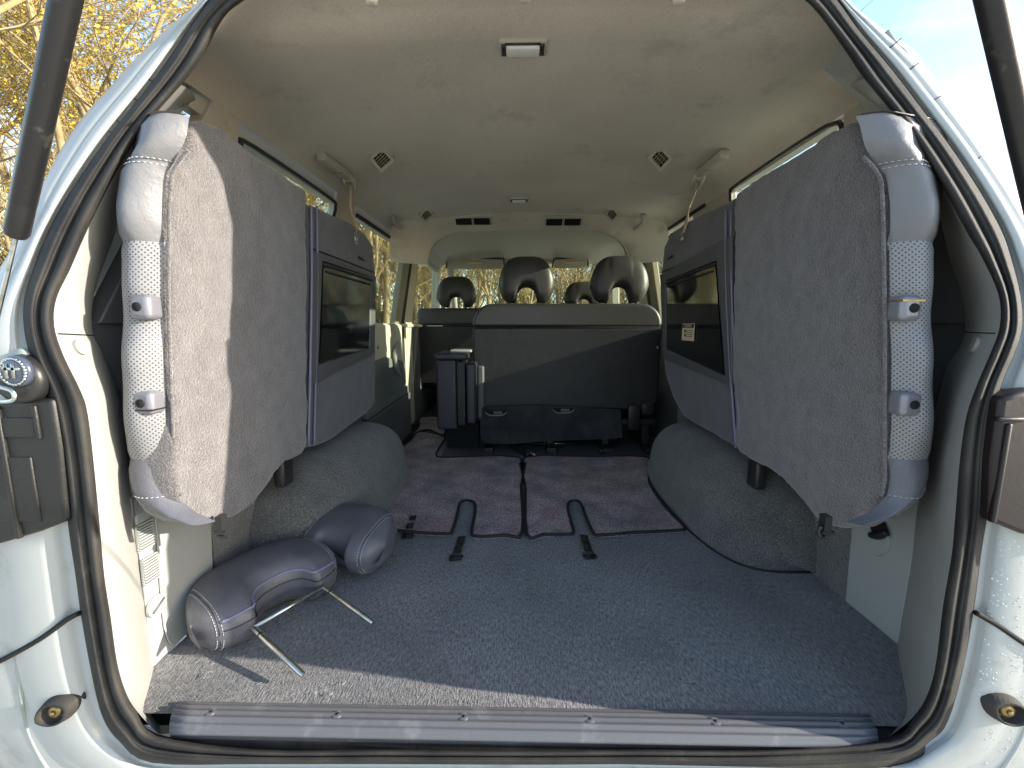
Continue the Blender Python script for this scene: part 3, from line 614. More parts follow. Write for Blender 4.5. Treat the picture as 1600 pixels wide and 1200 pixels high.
# ceiling lamps, diamond vents, grab handles, clips
def dome(px, sx, sy, par, m='headtrim'):
    c = onZ(px[0], px[1], ceil_z(onZ(px[0], px[1], 1.2)[0])); mb = MB(); mb.box(c+np.array([0, 0, -.004]), (sx, sy, .012)); b = mb.build('ceiling_lamp', m, par, mods=[bevel(.004, 3)])
    mb = MB(); mb.box(c+np.array([0, 0, -.011]), (sx*.7, sy*.62, .012)); mb.build('lens', 'white', b, mods=[bevel(.005, 3)])
    mb = MB()
    for k in (-1, 1): mb.box(c+np.array([k*sx*.4, 0, -.0105]), (sx*.09, sy*.7, .003))
    mb.box(c+np.array([0, -sy*.36, -.0105]), (sx*.72, sy*.1, .003)); mb.build('switch', 'dark', b)
dome((817, 69), .098, .05, van); dome((811, 310), .085, .05, van)
def diamond(px, par):
    """px: the four corners (top, right, bottom, left) of a square nozzle set in the slope of the ceiling"""
    cx = sum(p[0] for p in px)/4; cy = sum(p[1] for p in px)/4; c = onZ(cx, cy, 1.19); c = onZ(cx, cy, ceil_z(c[0])-.016); s = 1 if c[0] > XC else -1
    n = np.array([-s*.35, -.6, -.72]); n /= np.linalg.norm(n)
    def hit(q): d = RT*(q[0]-800)/F + UP*(600-q[1])/F + FW; return CAM+d*((c-CAM)@n)/(d@n)
    Q = [hit(q) for q in px]; m = sum(Q)/4
    def rg(k, o): return [m+(q-m)*k+n*o for q in Q]
    A, B, C_, D_, E_ = rg(1.06, -.012), rg(1.0, .002), rg(.72, .002), rg(.66, -.006), rg(.6, -.006)
    up_ = [np.array([m[0]+(q[0]-m[0])*1.1, q[1]+.01, q[2]+.05]) for q in rg(1.06, -.012)]
    v, f = grid([up_, A, B, C_, D_], True); b = link('diamond_vent', v, f, 'headtrim', par, smooth=True, auto=30, mods=[bevel(.0015, 2)])
    link('vent_opening', D_, [(0, 1, 2, 3)], 'hole', b, smooth=False)
    mb = MB(); e1 = D_[1]-D_[0]; e2 = D_[3]-D_[0]
    for t in (.2, .4, .6, .8): mb.tube([D_[0]+e1*t+n*.002, D_[0]+e1*t+e2+n*.002], .0016, 4)
    for t in (.33, .66): mb.tube([D_[0]+e2*t+n*.003, D_[0]+e2*t+e1+n*.003], .0013, 4)
    mb.build('louvre', 'olive', b, smooth=False)
diamond([(597,228),(617,251),(596,271),(577,248)], van); diamond([(1031,226),(1051,248),(1032,270),(1012,247)], van)
diamond([(668,323),(679,336),(665,349),(655,338)], van); diamond([(955,322),(967,335),(957,348),(945,336)], van)
for px in ((581, 6), (820, 0), (1061, 4)):
    c = onZ(px[0], px[1], 1.163); mb = MB(); mb.tube([c+np.array([0, 0, .012]), c+np.array([0, 0, .001]), c+np.array([0, 0, -.001])], [.010, .0095, .006], 16); mb.build('trim_clip', 'head', van)
def grab(p0, p1, par, big):
    z = 1.178; a = onZ(p0[0], p0[1], z); b = onZ(p1[0], p1[1], z); d = b-a; L = np.linalg.norm(d); d /= L; n = np.array([0, 0, -1.]); q = np.cross(d, n); R = rotm(d, q, -n)
    mb = MB(); r = .011 if big else .009
    P = [a+n*-.01, a+n*.012, a+d*.02+n*.022, (a+b)/2+n*.026, b-d*.02+n*.022, b+n*.012, b+n*-.01]
    mb.tube(cr(P, 5), r, 12); h = mb.build('grab_handle', 'headtrim', par)
    for e in (a, b): mb = MB(); mb.box(e+n*.002, (.034, .026, .01), R); mb.build('handle_mount', 'headtrim', h, mods=[bevel(.003, 2)])
grab((614, 338), (636, 354), van, False); grab((1006, 338), (986, 354), van, False)
def anchor(p0, p1, par):
    z = 1.180; a = onZ(p0[0], p0[1], z); b = onZ(p1[0], p1[1], z); d = b-a; L = np.linalg.norm(d); d /= L; q = np.cross(d, [0, 0, -1.]); R = rotm(d, q, [0, 0, 1]); mb = MB()
    mb.box((a+b)/2+np.array([0, 0, -.01]), (L, .032, .024), R); h = mb.build('strap_anchor', 'headtrim', par, mods=[bevel(.006, 3)])
    mb = MB(); mb.box(a*.42+b*.58+np.array([0, 0, -.0225]), (.003, .034, .002), R); mb.build('anchor_seam', 'olive', h)
    return b
aL = anchor((500, 238), (545, 272), van); aR = anchor((1134, 234), (1092, 268), van)
# window frames / windscreen / dash / visors
mb = MB(); mb.prism([(XC-.62, 3.02, 1.17), (XC+.62, 3.02, 1.17), (XC+.7, 3.75, .72), (XC-.7, 3.75, .72)], (0, .004, .004)); mb.build('windscreen', 'wind', van, smooth=False)
mb = MB(); mb.box((XC, 3.0, 1.185), (1.42, .08, .03)); mb.build('windscreen_header', 'cream', van, mods=[bevel(.01, 3)])
for s in (-1, 1): mb = MB(); mb.tube([(XC+s*.63, 3.02, 1.17), (XC+s*.71, 3.75, .7)], .035, 10); mb.build('windscreen_pillar', 'cream', van)
def dash():
    sec = [(3.05, .0), (3.05, .45), (3.1, .6), (3.2, .68), (3.4, .7), (3.7, .7), (3.75, .3), (3.75, 0)]
    mb = MB(); mb.prism([(XC-.74, y, z) for y, z in sec], (1.48, 0, 0)); mb.build('dashboard', 'wall', van, auto=40, mods=[bevel(.02, 3)])
    mb = MB(); c = np.array([XC+.36, 2.93, .68]); P = []
    for k in range(25): a = 2*pi*k/24; P.append(c+np.array([.18*cos(a), .18*sin(a)*.45, .18*sin(a)*.89]))
    mb.tube(P, .013, 8); mb.tube([c, c+np.array([0, .2, -.12])], .03, 10); mb.tube([c+np.array([-.17, 0, 0]), c+np.array([.17, 0, 0])], .014, 8); mb.build('steering_wheel', 'dark', van)
dash()
def visor(a, b, lab):
    p0 = onY(a[0], a[1], 2.86); p1 = onY(b[0], b[1], 2.86); mb = MB(); mb.box((p0+p1)/2, (abs(p1[0]-p0[0]), .02, abs(p1[2]-p0[2]))); o = mb.build('sun_visor', 'cream', van, auto=40, mods=[bevel(.009, 3)], label=lab)
    c = (p0+p1)/2+np.array([.0, -.011, .012]); mb = MB(); mb.box(c, (.1, .001, .024)); l = mb.build('warning_label', 'label', o, smooth=False)
    mb = MB(); mb.box(c+np.array([0, -.0012, .008]), (.094, .001, .005)); mb.build('label_stripe', 'orange', l, smooth=False)
    mb = MB(); w_ = abs(p1[0]-p0[0])/2+.012; h_ = abs(p1[2]-p0[2])/2+.012; q = (p0+p1)/2; mb.tube(cr([q+np.array([-w_, .012, -h_*.6]), q+np.array([-w_+.01, .012, h_*.7]), q+np.array([-w_+.04, .012, h_]), q+np.array([w_-.04, .012, h_]), q+np.array([w_-.01, .012, h_*.7]), q+np.array([w_, .012, -h_*.6])], 4), .007, 8); mb.build('visor_rubber', 'dark', o)
visor((699, 406), (786, 420), 'left sun visor'); visor((866, 406), (917, 419), 'right sun visor')
# roof skin and open tailgate overhead
mb = MB(); mb.prism([(XC-.64, .4, 1.26), (XC+.64, .4, 1.26), (XC+.7, 3.1, 1.26), (XC-.7, 3.1, 1.26)], (0, 0, .02)); mb.build('roof', 'body', van, auto=40)
def tailgate():
    A = np.array([0, .12, 1.25]); e = radians(50); dv = np.array([0, -cos(e), sin(e)]); nn = np.array([0, sin(e), cos(e)])
    def P(u, v_, w_): return A+np.array([XC+u, 0, 0])+dv*v_+nn*w_
    def slab(q, w0, w1, name, m, par): 
        mb = MB(); mb.prism([P(u, v_, w0) for u, v_ in q], nn*(w1-w0)); return mb.build(name, m, par, auto=35, mods=[bevel(.006, 2)])
    t = slab([(-.6, .62), (.6, .62), (.62, 1.15), (-.62, 1.15)], 0, .07, 'tailgate', 'body', van)
    slab([(-.56, 0), (.56, 0), (.56, .07), (-.56, .07)], 0, .05, 'tailgate_frame', 'body', t)
    for s in (-1, 1): slab([(s*.56, .07), (s*.49, .07), (s*.52, .62), (s*.6, .62)], 0, .05, 'tailgate_frame', 'body', t)
    slab([(-.5, .07), (.5, .07), (.53, .62), (-.53, .62)], .03, .035, 'tailgate_glass', 'window', t)
tailgate()
# floor
def poly_sheet(px, z, th, name, m, par=None, label=None, cat=None, bv=.003, sm=None, root_=None):
    P = [onZ(a, b, z) for a, b in px]
    if sm: P = cr(P, sm, True)
    mb = MB(); mb.prism(P, (0, 0, -th)); o = mb.build(name, m, par, auto=40, mods=[bevel(bv, 2, 60)] if bv else None)
    if label: o['label'] = label
    if cat: o['category'] = cat
    return o, P
mb = MB(); mb.box((XC, 1.7, -.03), (1.5, 3.3, .03)); mb.build('floor_pan', 'hole', van, smooth=False)
cp = [onZ(a, b, 0) for a, b in ((283,1131),(262,1100),(250,1060),(240,1043))]+[np.array([XL+.005, .3, 0]), np.array([XL+.005, 3.0, 0]), np.array([XR-.005, 3.0, 0]), np.array([XR-.005, .3, 0])]+[onZ(a, b, 0) for a, b in ((1402,1007),(1399,1050),(1394,1088),(1375,1112),(1345,1128))]
# cut-outs are covered later by the dark bench rails; carpet is a dense sheet with uneven surface
def carpet_sheet():
    nx, ny = 120, 160; x0, x1, y0, y1 = XL-.0, XR+.0, .03, 1.72; v = []; f = []
    rnd = random.Random(2)
    for j in range(ny+1):
        for i in range(nx+1):
            x = x0+(x1-x0)*i/nx; y = y0+(y1-y0)*j/ny; v.append((x, y, .0012*sin(x*23+y*7)+.001*sin(y*31-x*11)))
    for j in range(ny):
        for i in range(nx): a = j*(nx+1)+i; f.append((a, a+1, a+nx+2, a+nx+1))
    o = link('cargo_carpet', v, f, 'carpet'); mb = MB(); q = random.Random(9)
    for i in range(170):
        x, y = q.uniform(-.6, .7), q.uniform(.06, .66); a = q.uniform(0, 6.28); l = q.uniform(.002, .008); z = .0045
        mb.tube([(x, y, z), (x+cos(a)*l, y+sin(a)*l, z+.0006), (x+cos(a+.6)*l*1.7, y+sin(a+.6)*l*1.7, z)], .00035, 4)
    n_ = mb.build('lint', 'thread', o); n_['kind'] = 'stuff'; o['label'] = 'blue grey ribbed carpet covering the load floor from sill to bench'; o['category'] = 'carpet'
carpet_sheet()
mb = MB(); mb.box((XC, 2.5, -.012), (1.53, 1.8, .02)); mb.build('front_floor', 'wall', van, smooth=False)
# mats
def floormat(px, label):
    r = root('floor_mat', label, 'floor mat', tuple(onZ(px[0][0], px[0][1], 0)), 'brown floor mats')
    P = [onZ(a, b, .012) for a, b in px]; P2 = cr(P, 3, True)
    c = sum(P)/len(P); mb = MB(); mb.prism(P2, (0, 0, -.009)); mb.build('pile', 'mat', r, auto=40)
    mb = MB(); mb.tube(P2+[P2[0]], .0052, 7); mb.build('binding', 'binding', r); return r
floormat([(578,819),(590,806),(604,782),(612,752),(606,728),(604,716),(625,700),(642,688),(652,676),(672,676),(694,683),(692,690),(686,700),(682,712),(700,715),(812,715),(814,760),(816,832),(790,836),(745,838),(737,831),(741,808),(743,790),(737,783),(726,782),(718,787),(714,805),(706,829),(698,834),(640,831),(605,826)], 'left brown purple floor mat that runs forward beside the black armrest box')
floormat([(820,715),(920,714),(1008,714),(1016,732),(1014,752),(1030,780),(1052,806),(1070,825),(1050,829),(990,832),(938,836),(927,832),(916,808),(908,787),(899,782),(889,785),(887,795),(892,815),(896,831),(888,835),(850,835),(823,834),(821,760)], 'right brown purple floor mat with reddish stains in front of the bench')
fm = floormat([(640,683),(655,666),(657,652),(690,652),(694,660),(694,680),(672,672),(655,674)], 'small strip of brown mat by the left door step'); 
# dark recessed tray under the bench, rail strips, step well
mb = MB(); P = [onZ(a, b, .003) for a, b in ((690,713),(700,686),(725,672),(1010,672),(1035,713))]; mb.prism(P, (0, 0, .004)); mb.build('seat_well', 'wall', van, smooth=False)
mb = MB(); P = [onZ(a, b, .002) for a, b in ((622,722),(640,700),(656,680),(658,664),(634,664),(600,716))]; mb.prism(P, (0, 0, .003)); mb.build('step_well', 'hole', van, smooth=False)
# webbing loops with buckles on the carpet
def loop(px, s, label):
    o = onZ(px[0], px[1], .0); r = root('strap_loop', label, 'strap', tuple(o), 'webbing loops on the carpet')
    a = onZ(px[0]+s*7, px[1]-22, .004); b = onZ(px[0]-s*3, px[1]+8, .006); d = b-a; L = np.linalg.norm(d); d /= L; q = np.cross(d, [0, 0, 1.]); mb = MB()
    v = []; n = 14
    for i in range(n+1):
        t = i/n; c = a+d*L*t+np.array([0, 0, .004+.006*abs(sin(t*8))]); v += [c-q*.011, c+q*.011]
    mb.add(v, [(2*i, 2*i+1, 2*i+3, 2*i+2) for i in range(n)]); mb.build('webbing', 'dark', r, mods=[solid(.002)])
    mb = MB(); c = b
    for k in (-1, 1): mb.tube([c+q*.017*k+d*-.006, c+q*.017*k+d*.014+np.array([0, 0, .002])], .0025, 8)
    for t in (-.006, .014): mb.tube([c-q*.017+d*t, c+q*.017+d*t], .0025, 8)
    mb.tube([c-q*.017+d*.004, c+q*.017+d*.004], .002, 8); mb.build('buckle', 'dark', r)
    mb = MB(); mb.tube(cr([c+d*.014-q*.01, c+d*.022+np.array([0, 0, .004]), c+d*.018+q*.014], 4), .0018, 6); mb.build('frayed_end', 'binding', r)
loop((716, 862), 1, 'black webbing loop on the carpet behind the left mat slot'); loop((918, 860), -1, 'black webbing loop on the carpet behind the right mat slot')
loop((640, 829), 1, 'black webbing loop at the rear edge of the left mat, beside the loose headrests')
# sill plate
def sill():
    secs = [(.052, .002, 286, 1352, 1127), (.035, .010, 280, 1358, 1133), (.012, .011, 270, 1370, 1148), (.0, .004, 266, 1374, 1160), (-.0035, -.003, 266, 1374, 1166), (.003, -.012, 266, 1374, 1170), (.012, -.03, 266, 1374, 1170)]
    rr = []
    for Y, z, xa, xb, _ in secs:
        a = onY(xa, 1150, Y)[0]; b = onY(xb, 1150, Y)[0]; rr.append([np.array([a+(b-a)*t, Y, z]) for t in np.linspace(0, 1, 40)])
    rr = [list(x) for x in zip(*[cr(list(c), 12) for c in zip(*rr)])]
    # grooves
    for r in rr:
        for p in r:
            if p[1] > 0: p[2] += .0014*sin(p[1]*560)
    v, f = grid(rr); s = link('sill_plate', v, f, mat('scuffed_sill_plastic', (.115, .115, .125), .42, wear=(14, (.22, .22, .22), .55, .78), bump=[(500, .0003)]), van, label='scuffed dark grey plastic sill plate with six screws', mods=[solid(.004, -1)])
    for px in (332, 528, 725, 922, 1118, 1316):
        p = onY(px, 1143, .022); p[2] = .0085; p[1] = .024; mb = MB(); mb.tube([p, p+np.array([0, 0, .003]), p+np.array([0, 0, .0035]), p+np.array([0, 0, .002])], [.0078, .0072, .005, .0045], 20); sc = mb.build('screw', 'silverbtn', s, auto=40)
        mb = MB(); mb.box(p+np.array([0, 0, .0035]), (.006, .0012, .002)); mb.box(p+np.array([0, 0, .0035]), (.0012, .006, .002)); mb.build('screw_slot', 'hole', sc)
sill()
mb = MB(); mb.box((XC, .043, -.032), (1.22, .07, .05)); mb.build('sill_base', 'seal', van, mods=[bevel(.004, 2)])

# ================================================================== FOLDED SIDE SEATS
def folded(side):
    L = side < 0; X = -.575 if L else .61; par = root('folded_seat', 'folded seat strapped up on the left wall, its grey back partly sunlit' if L else 'shaded folded seat strapped up on the right wall, caution sticker in its tray', 'folded seat', (X+side*.06, .3, .3), 'folded third row seats')
    if L:
        near = [(303,188),(322,187),(345,200),(400,243),(478,297),(481,330),(481,500),(481,697),(470,712),(448,722),(430,740),(412,765),(395,790),(372,806),(345,817),(315,816),(292,802),(277,775),(272,740),(267,600),(263,450),(263,330),(266,282),(275,264),(290,250),(298,232),(300,210)]
        far = [(478,316),(545,345),(570,363),(583,383),(587,420),(587,630),(576,645),(560,656),(520,687),(500,697),(478,700)]
        fo = [(489,393),(588,432),(586,550),(487,602)]; fi = [(504,407),(580,433),(578,545),(498,570)]; zx = [(486,322),(487,420),(485,560),(482,696)]
        rows = [(183,238,298),(190,231,300),(215,229,298),(235,225,292),(250,212,280),(262,203,272),(275,198,267),(320,195,263),(380,198,262),(430,199,262),(480,199,262),(540,201,264),(600,203,266),(680,206,269),(715,207,270),(750,210,273),(775,220,282),(790,238,300),(803,258,318),(814,292,340)]
        Xf = -.583; hk = (347, 832); btn = ((229, 480), (234, 628))
    else:
        near = [(1328,190),(1337,215),(1345,235),(1368,262),(1378,285),(1381,400),(1384,560),(1384,740),(1380,768),(1362,790),(1338,812),(1310,824),(1280,815),(1258,793),(1240,770),(1222,748),(1200,733),(1175,722),(1158,708),(1147,690),(1145,500),(1145,330),(1150,302),(1175,285),(1250,235),(1300,202)]
        far = [(1148,308),(1075,345),(1047,364),(1037,385),(1033,430),(1036,560),(1040,590),(1050,622),(1065,650),(1100,672),(1148,699)]
        fo = [(1142,368),(1031,430),(1036,560),(1143,602)]; fi = [(1119,407),(1040,438),(1040,545),(1133,588)]; zx = [(1134,328),(1134,420),(1140,560),(1150,700)]
        rows = [(183,1398,1335),(195,1411,1337),(230,1417,1343),(245,1428,1350),(262,1443,1368),(280,1449,1378),(320,1453,1381),(380,1450,1382),(440,1449,1383),(500,1447,1384),(600,1445,1384),(680,1447,1384),(717,1446,1384),(750,1441,1384),(775,1428,1378),(790,1408,1362),(803,1385,1345),(814,1350,1320)]
        Xf = .618; hk = (1288, 832); btn = ((1412, 482), (1413, 630))
    def slab(px, X_, th, name, m, bw):
        P = [onX(a, b, X_) for a, b in px]; mb = MB(); mb.prism(P, (side*th, 0, 0)); return mb.build(name, m, par, mods=[soft(.006, bw), puff(.016 if name == 'back_panel' else .007, .13)])
    nb = slab(near, X, .075, 'back_panel', 'fleece', 9)
    fb = slab(far, Xf+side*.005, .09, 'cushion_base', 'felt', 9)
    # inner padding behind (leather seat face hidden towards the wall)
    cen = [onX(a, b, X+side*.06) for a, b in near]; c0 = sum(cen)/len(cen)
    mb = MB(); mb.prism([c0+(p-c0)*.97 for p in cen], (side*.05, 0, 0)); mb.build('padding', 'leather', par, mods=[soft(.008, 8)])
    # tray frame with recess
    O = [onX(a, b, Xf-side*.006) for a, b in fo]; I = [onX(a, b, Xf-side*.006) for a, b in fi]; dp = np.array([side*.006, 0, 0]); dr = np.array([side*.02, 0, 0])
    ctr = sum(O)/4; I2 = [p+np.array([side*.004, 0, 0]) for p in I]
    v = [p+dp for p in O]+O+I+[p+dr for p in I2]; f = []
    for a in range(3):
        for i in range(4): f.append((a*4+i, a*4+(i+1) % 4, a*4+4+(i+1) % 4, a*4+4+i))
    fr = link('tray_frame', v, f, 'wall', par, smooth=True, auto=30, mods=[bevel(.003, 2)])
    Xt = Xf-side*.003
    Q = [onX(a, b, Xt) for a, b in fi]; Qc = sum(Q)/4; mb = MB(); mb.prism([Qc+(q-Qc)*np.array([1, .96, .97]) for q in Q], (side*.004, 0, 0)); ty = mb.build('tray', 'trayglass', par, smooth=False, label='glossy black tray')
    mb = MB(); a, b = Q[0], Q[1]; mb.tube([a*.95+b*.05+np.array([-side*.002, 0, -.03]), a*.06+b*.94+np.array([-side*.002, 0, -.03])], .0035, 8); mb.tube([a+np.array([-side*.002, 0, -.01]), b+np.array([-side*.002, 0, -.012])], .0045, 8); mb.build('tray_rail', 'dark', ty)
    mb = MB(); c = onX(fi[2][0]-side*12, fi[2][1]-2, Xt-side*.004); mb.tube([c, c+np.array([-side*.004, 0, 0])], .007, 10); mb.build('tray_pin', 'brass', ty)
    if not L:
        c = onX(1075, 519, Xt-.004); mb = MB(); W, H = .11, .062; ey = np.array([0, -1., 0]); mb.box(c, (.001, W, H)); st = mb.build('caution_sticker', 'label', ty, smooth=False)
        mb = MB(); mb.box(c+np.array([-.001, 0, .022]), (.001, W*.94, .013)); 
        for k in range(4): mb.box(c+np.array([-.001, -.012, .006-k*.007]), (.001, W*.55, .0018))
        for k in range(2): mb.box(c+np.array([-.001, .024, .003-k*.014]), (.001, .014, .009))
        mb.build('sticker_print', 'ink', st, smooth=False)
        text_mesh('! CAUTION', .0125, c+np.array([-.0019, 0, .022]), (radians(90), 0, radians(-90)), 'caution_text', 'label', st)
    # slot handle above the tray
    c = onX(565 if L else 1047, 404 if L else 402, Xf-side*.001); mb = MB(); mb.box(c, (.006, .05, .008), Matrix.Rotation(-.05, 3, 'X')); mb.build('pull_slot', 'dark', fb, mods=[bevel(.002, 2)])
    # crease line above tray, and zip piping
    seam([onX(a, b, Xf-side*.001) for a, b in (((487, 388), (540, 408), (586, 426)) if L else ((1130, 392), (1080, 408), (1032, 426)))], .0018, 'crease', 'binding', fb)
    for k, rr_ in ((0, .0036), (9, .0028)):
        seam([onX(a+k*(-side) if L else a-k*.9*-1, b, Xf-side*.004) for a, b in zx], rr_, 'piping', 'piping', fb)
    # bolster: the padded leather edge facing the tailgate
    def cl(p): p[0] = side*max(side*p[0], side*X+.02); return p
    def brow(y, xo, xi, Y=.08):
        a = onY(xi, y, Y+.012); b = onY(xo, y, Y); pr = []
        a = a+np.array([side*.002, 0, 0]); n = 12
        wv = .006*sin(y*.022+.8)+.003*sin(y*.06)
        for i in range(n+1):
            t = i/n; bul = (.024+wv)*sin(pi*(t*.82+.06))**.8; p = a*(1-t)+b*t; p = p+np.array([0, -bul, 0]); pr.append(p)
        e = pr[-1]; pr += [cl(e+np.array([side*.004, .02, 0])), cl(e+np.array([side*.004, .07, 0])), cl(e+np.array([side*.0, .14, 0]))]
        return pr
    ys = [r[0] for r in rows]; xo = [r[1] for r in rows]; xi = [r[2] for r in rows]
    def piece(ya, yb, name, m, inset=.0):
        Y_ = sorted(set([ya, yb]+list(np.linspace(ya, yb, max(6, int((yb-ya)/12)))))); rg = []; uv = []
        for k, y in enumerate(Y_):
            r = brow(y, np.interp(y, ys, xo), np.interp(y, ys, xi)); e = min(y-ya, yb-y)/10.; 
            pin = .004*max(0, 1-e)**2
            r = [p+np.array([0, pin, 0]) for p in r]; rg.append(r); u = 0
            for i, p in enumerate(r):
                if i: u += np.linalg.norm(r[i]-r[i-1])
                uv.append((u, p[2]))
        v, f = grid(rg); return link(name, v, f, m, par, uvs=uv)
    s1 = 258 if L else 262; s2 = 380; s3 = 715
    p0 = piece(ys[0]-1, s1, 'bolster_top', 'leatherlt' if not L else 'leatherlt'); piece(s1, s2, 'bolster', 'leatherlt'); pf = piece(s2, s3, 'perforated_panel', 'perf'); p3 = piece(s3, ys[-1], 'bolster_foot', 'leather')
    # closing caps top & bottom
    for y, nm in ((ys[0], 'bolster_top_cap'),):
        r = brow(y, xo[0], xi[0]); c = sum(r[:13])/13; v = [p+np.array([0, 0, .002]) for p in r[:13]]+[cl(p+np.array([-side*.004, .03, .002])) for p in r[:13]]; n = 13
        f = [(k*n+i, k*n+i+1, (k+1)*n+i+1, (k+1)*n+i) for k in range(1) for i in range(n-1)]; link('bolster_cap', v, f, 'leatherlt', p0)
    # stitching
    mbs = MB()
    for yy, k in ((s1-3, 1), (s1+4, 1), (770, 0)):
        r = brow(yy, np.interp(yy, ys, xo), np.interp(yy, ys, xi)); q = stitches(cr([p+np.array([0, -.0016+(.003 if k else 0), 0]) for p in r[:13]], 3)); mbs.add(q.v, q.f)
    mbs.build('stitching', 'thread', p0)
    # rolled edge where the carpet meets the leather
    seam([onY(np.interp(y, ys, xi)+side*-1.5, y, .084) for y in np.linspace(ys[3], ys[-4], 40)], .0026, 'edge_welt', 'fleece', nb)
    # headrest guides
    for i, (bx, by) in enumerate(btn):
        c = onY(bx, by, .072); mb = MB(); mb.box(c, (.032, .03, .038)); g = mb.build('headrest_guide', 'silverbtn', pf, auto=50, mods=[bevel(.008, 4)])
        mb = MB(); o = c+np.array([side*.002, -.0152, -.0]); mb.tube([o, o+np.array([0, -.0012, 0])], [.0072, .0068], 18); mb.build('guide_hole', 'hole', g)
        if (L and i == 1) or (not L and i == 0):
            zz = -.011 if L else .011; mb = MB(); mb.box(c+np.array([0, -.0015, zz]), (.0325, .0285, .0025)); mb.build('release_slot', 'dark' if L else 'brass', g, smooth=False)
    # black catch below
    c = onY(hk[0], hk[1]-2, .14); mb = MB(); mb.box(c+np.array([0, 0, .016]), (.012, .016, .03)); mb.tube(cr([c+np.array([-.007, 0, .01]), c+np.array([-.009, 0, -.006]), c+np.array([0, 0, -.012]), c+np.array([.009, 0, -.005])], 5), .004, 8); mb.tube([c+np.array([-.010, -.006, 0]), c+np.array([.012, -.006, 0])], .004, 10); mb.build('floor_catch', 'dark', par, auto=50)
    # hinge leg going to the floor under the far end
    c = onX(443 if L else 1182, 735 if L else 740, X+side*.04); mb = MB(); mb.box(c, (.03, .05, .08)); mb.build('hinge_bracket', 'dark', par, mods=[bevel(.008, 2)])
    return par
folded(-1); folded(1)
# retaining straps
def strap(a, e, label):
    r = root('retaining_strap', label, 'strap', tuple(e), 'straps holding the folded seats'); a = np.array(a)+np.array([0, 0, -.03]); e = np.array(e)
    d = e-a; q = np.array([0, 1., 0]); v = []; n = 16
    for i in range(n+1):
        t = i/n; tw = .9*sin(t*5); qq = np.array([sin(tw)*.5, cos(tw), 0]); c = a+d*t+np.array([.003*sin(t*9), 0, 0]); v += [c-qq*.009, c+qq*.009]
    mb = MB(); mb.add(v, [(2*i, 2*i+1, 2*i+3, 2*i+2) for i in range(n)]); mb.build('webbing', 'beigestrap', r, mods=[solid(.0018)])
    mb = MB(); R = np.array(Matrix.Rotation(.5, 3, 'X'))
    for k in (-1, 1): mb.tube([a+np.array([k*.006, -.03, .03]), a+np.array([k*.018, .0, .006]), a+np.array([k*.01, .028, -.018])], .0055, 8)
    for t in (-.02, .0, .02): mb.tube([a+np.array([-.018, t, .01-t*.5]), a+np.array([.018, t, .01-t*.5])], .0048, 8)
    mb.build('buckle', 'headtrim', r)
    mb = MB(); 
    for k in (-1, 1): mb.tube([e+np.array([0, k*.008, .004]), e+np.array([0, k*.009, -.03])], .0022, 6)
    mb.tube([e+np.array([0, -.008, -.03]), e+np.array([0, .008, -.03])], .0022, 6); mb.build('hook', 'chrome', r)
strap(aL, onX(556, 366, -.548), 'beige strap hanging from the ceiling to the left folded seat')
strap(aR, onX(1066, 366, .60), 'pinkish beige strap hanging from the ceiling to the right folded seat')

# ================================================================== HEADRESTS
def sp(c, e): return math.copysign(abs(c)**e, c)
def headrest_geo(W, H, T, nd, nw, low=0., tb=.6):
    """local: x width, y thickness, z height; nd,nw notch depth / half width"""
    def sec(u):
        k = abs(u)/W; k = min(k, .9999); top = H*(1-k**3.4)**(1/2.6); n = nd*max(0., 1-(abs(u)/nw)**2.6)**.5 if abs(u) < nw else 0
        bot = low+n+H*.42*k**7
        if bot > top-.002: bot = top-.002
        th = T/2*(1-k**5)**(.5)*(1 if True else 1)
        return bot, top, max(th, .001)
    def surf(u, a):
        b, t, th = sec(u); zc = (b+t)/2; zh = (t-b)/2; c, s_ = cos(a), sin(a)
        z = zc+zh*sp(s_, .62); zz = (z-b)/(H-b+1e-6); thk = th*(1-.28*max(0, zz-.35)**1.5)*(.8+.2*min(1, zz*4+.2))
        return np.array([u, thk*sp(c, .7), z])
    return surf
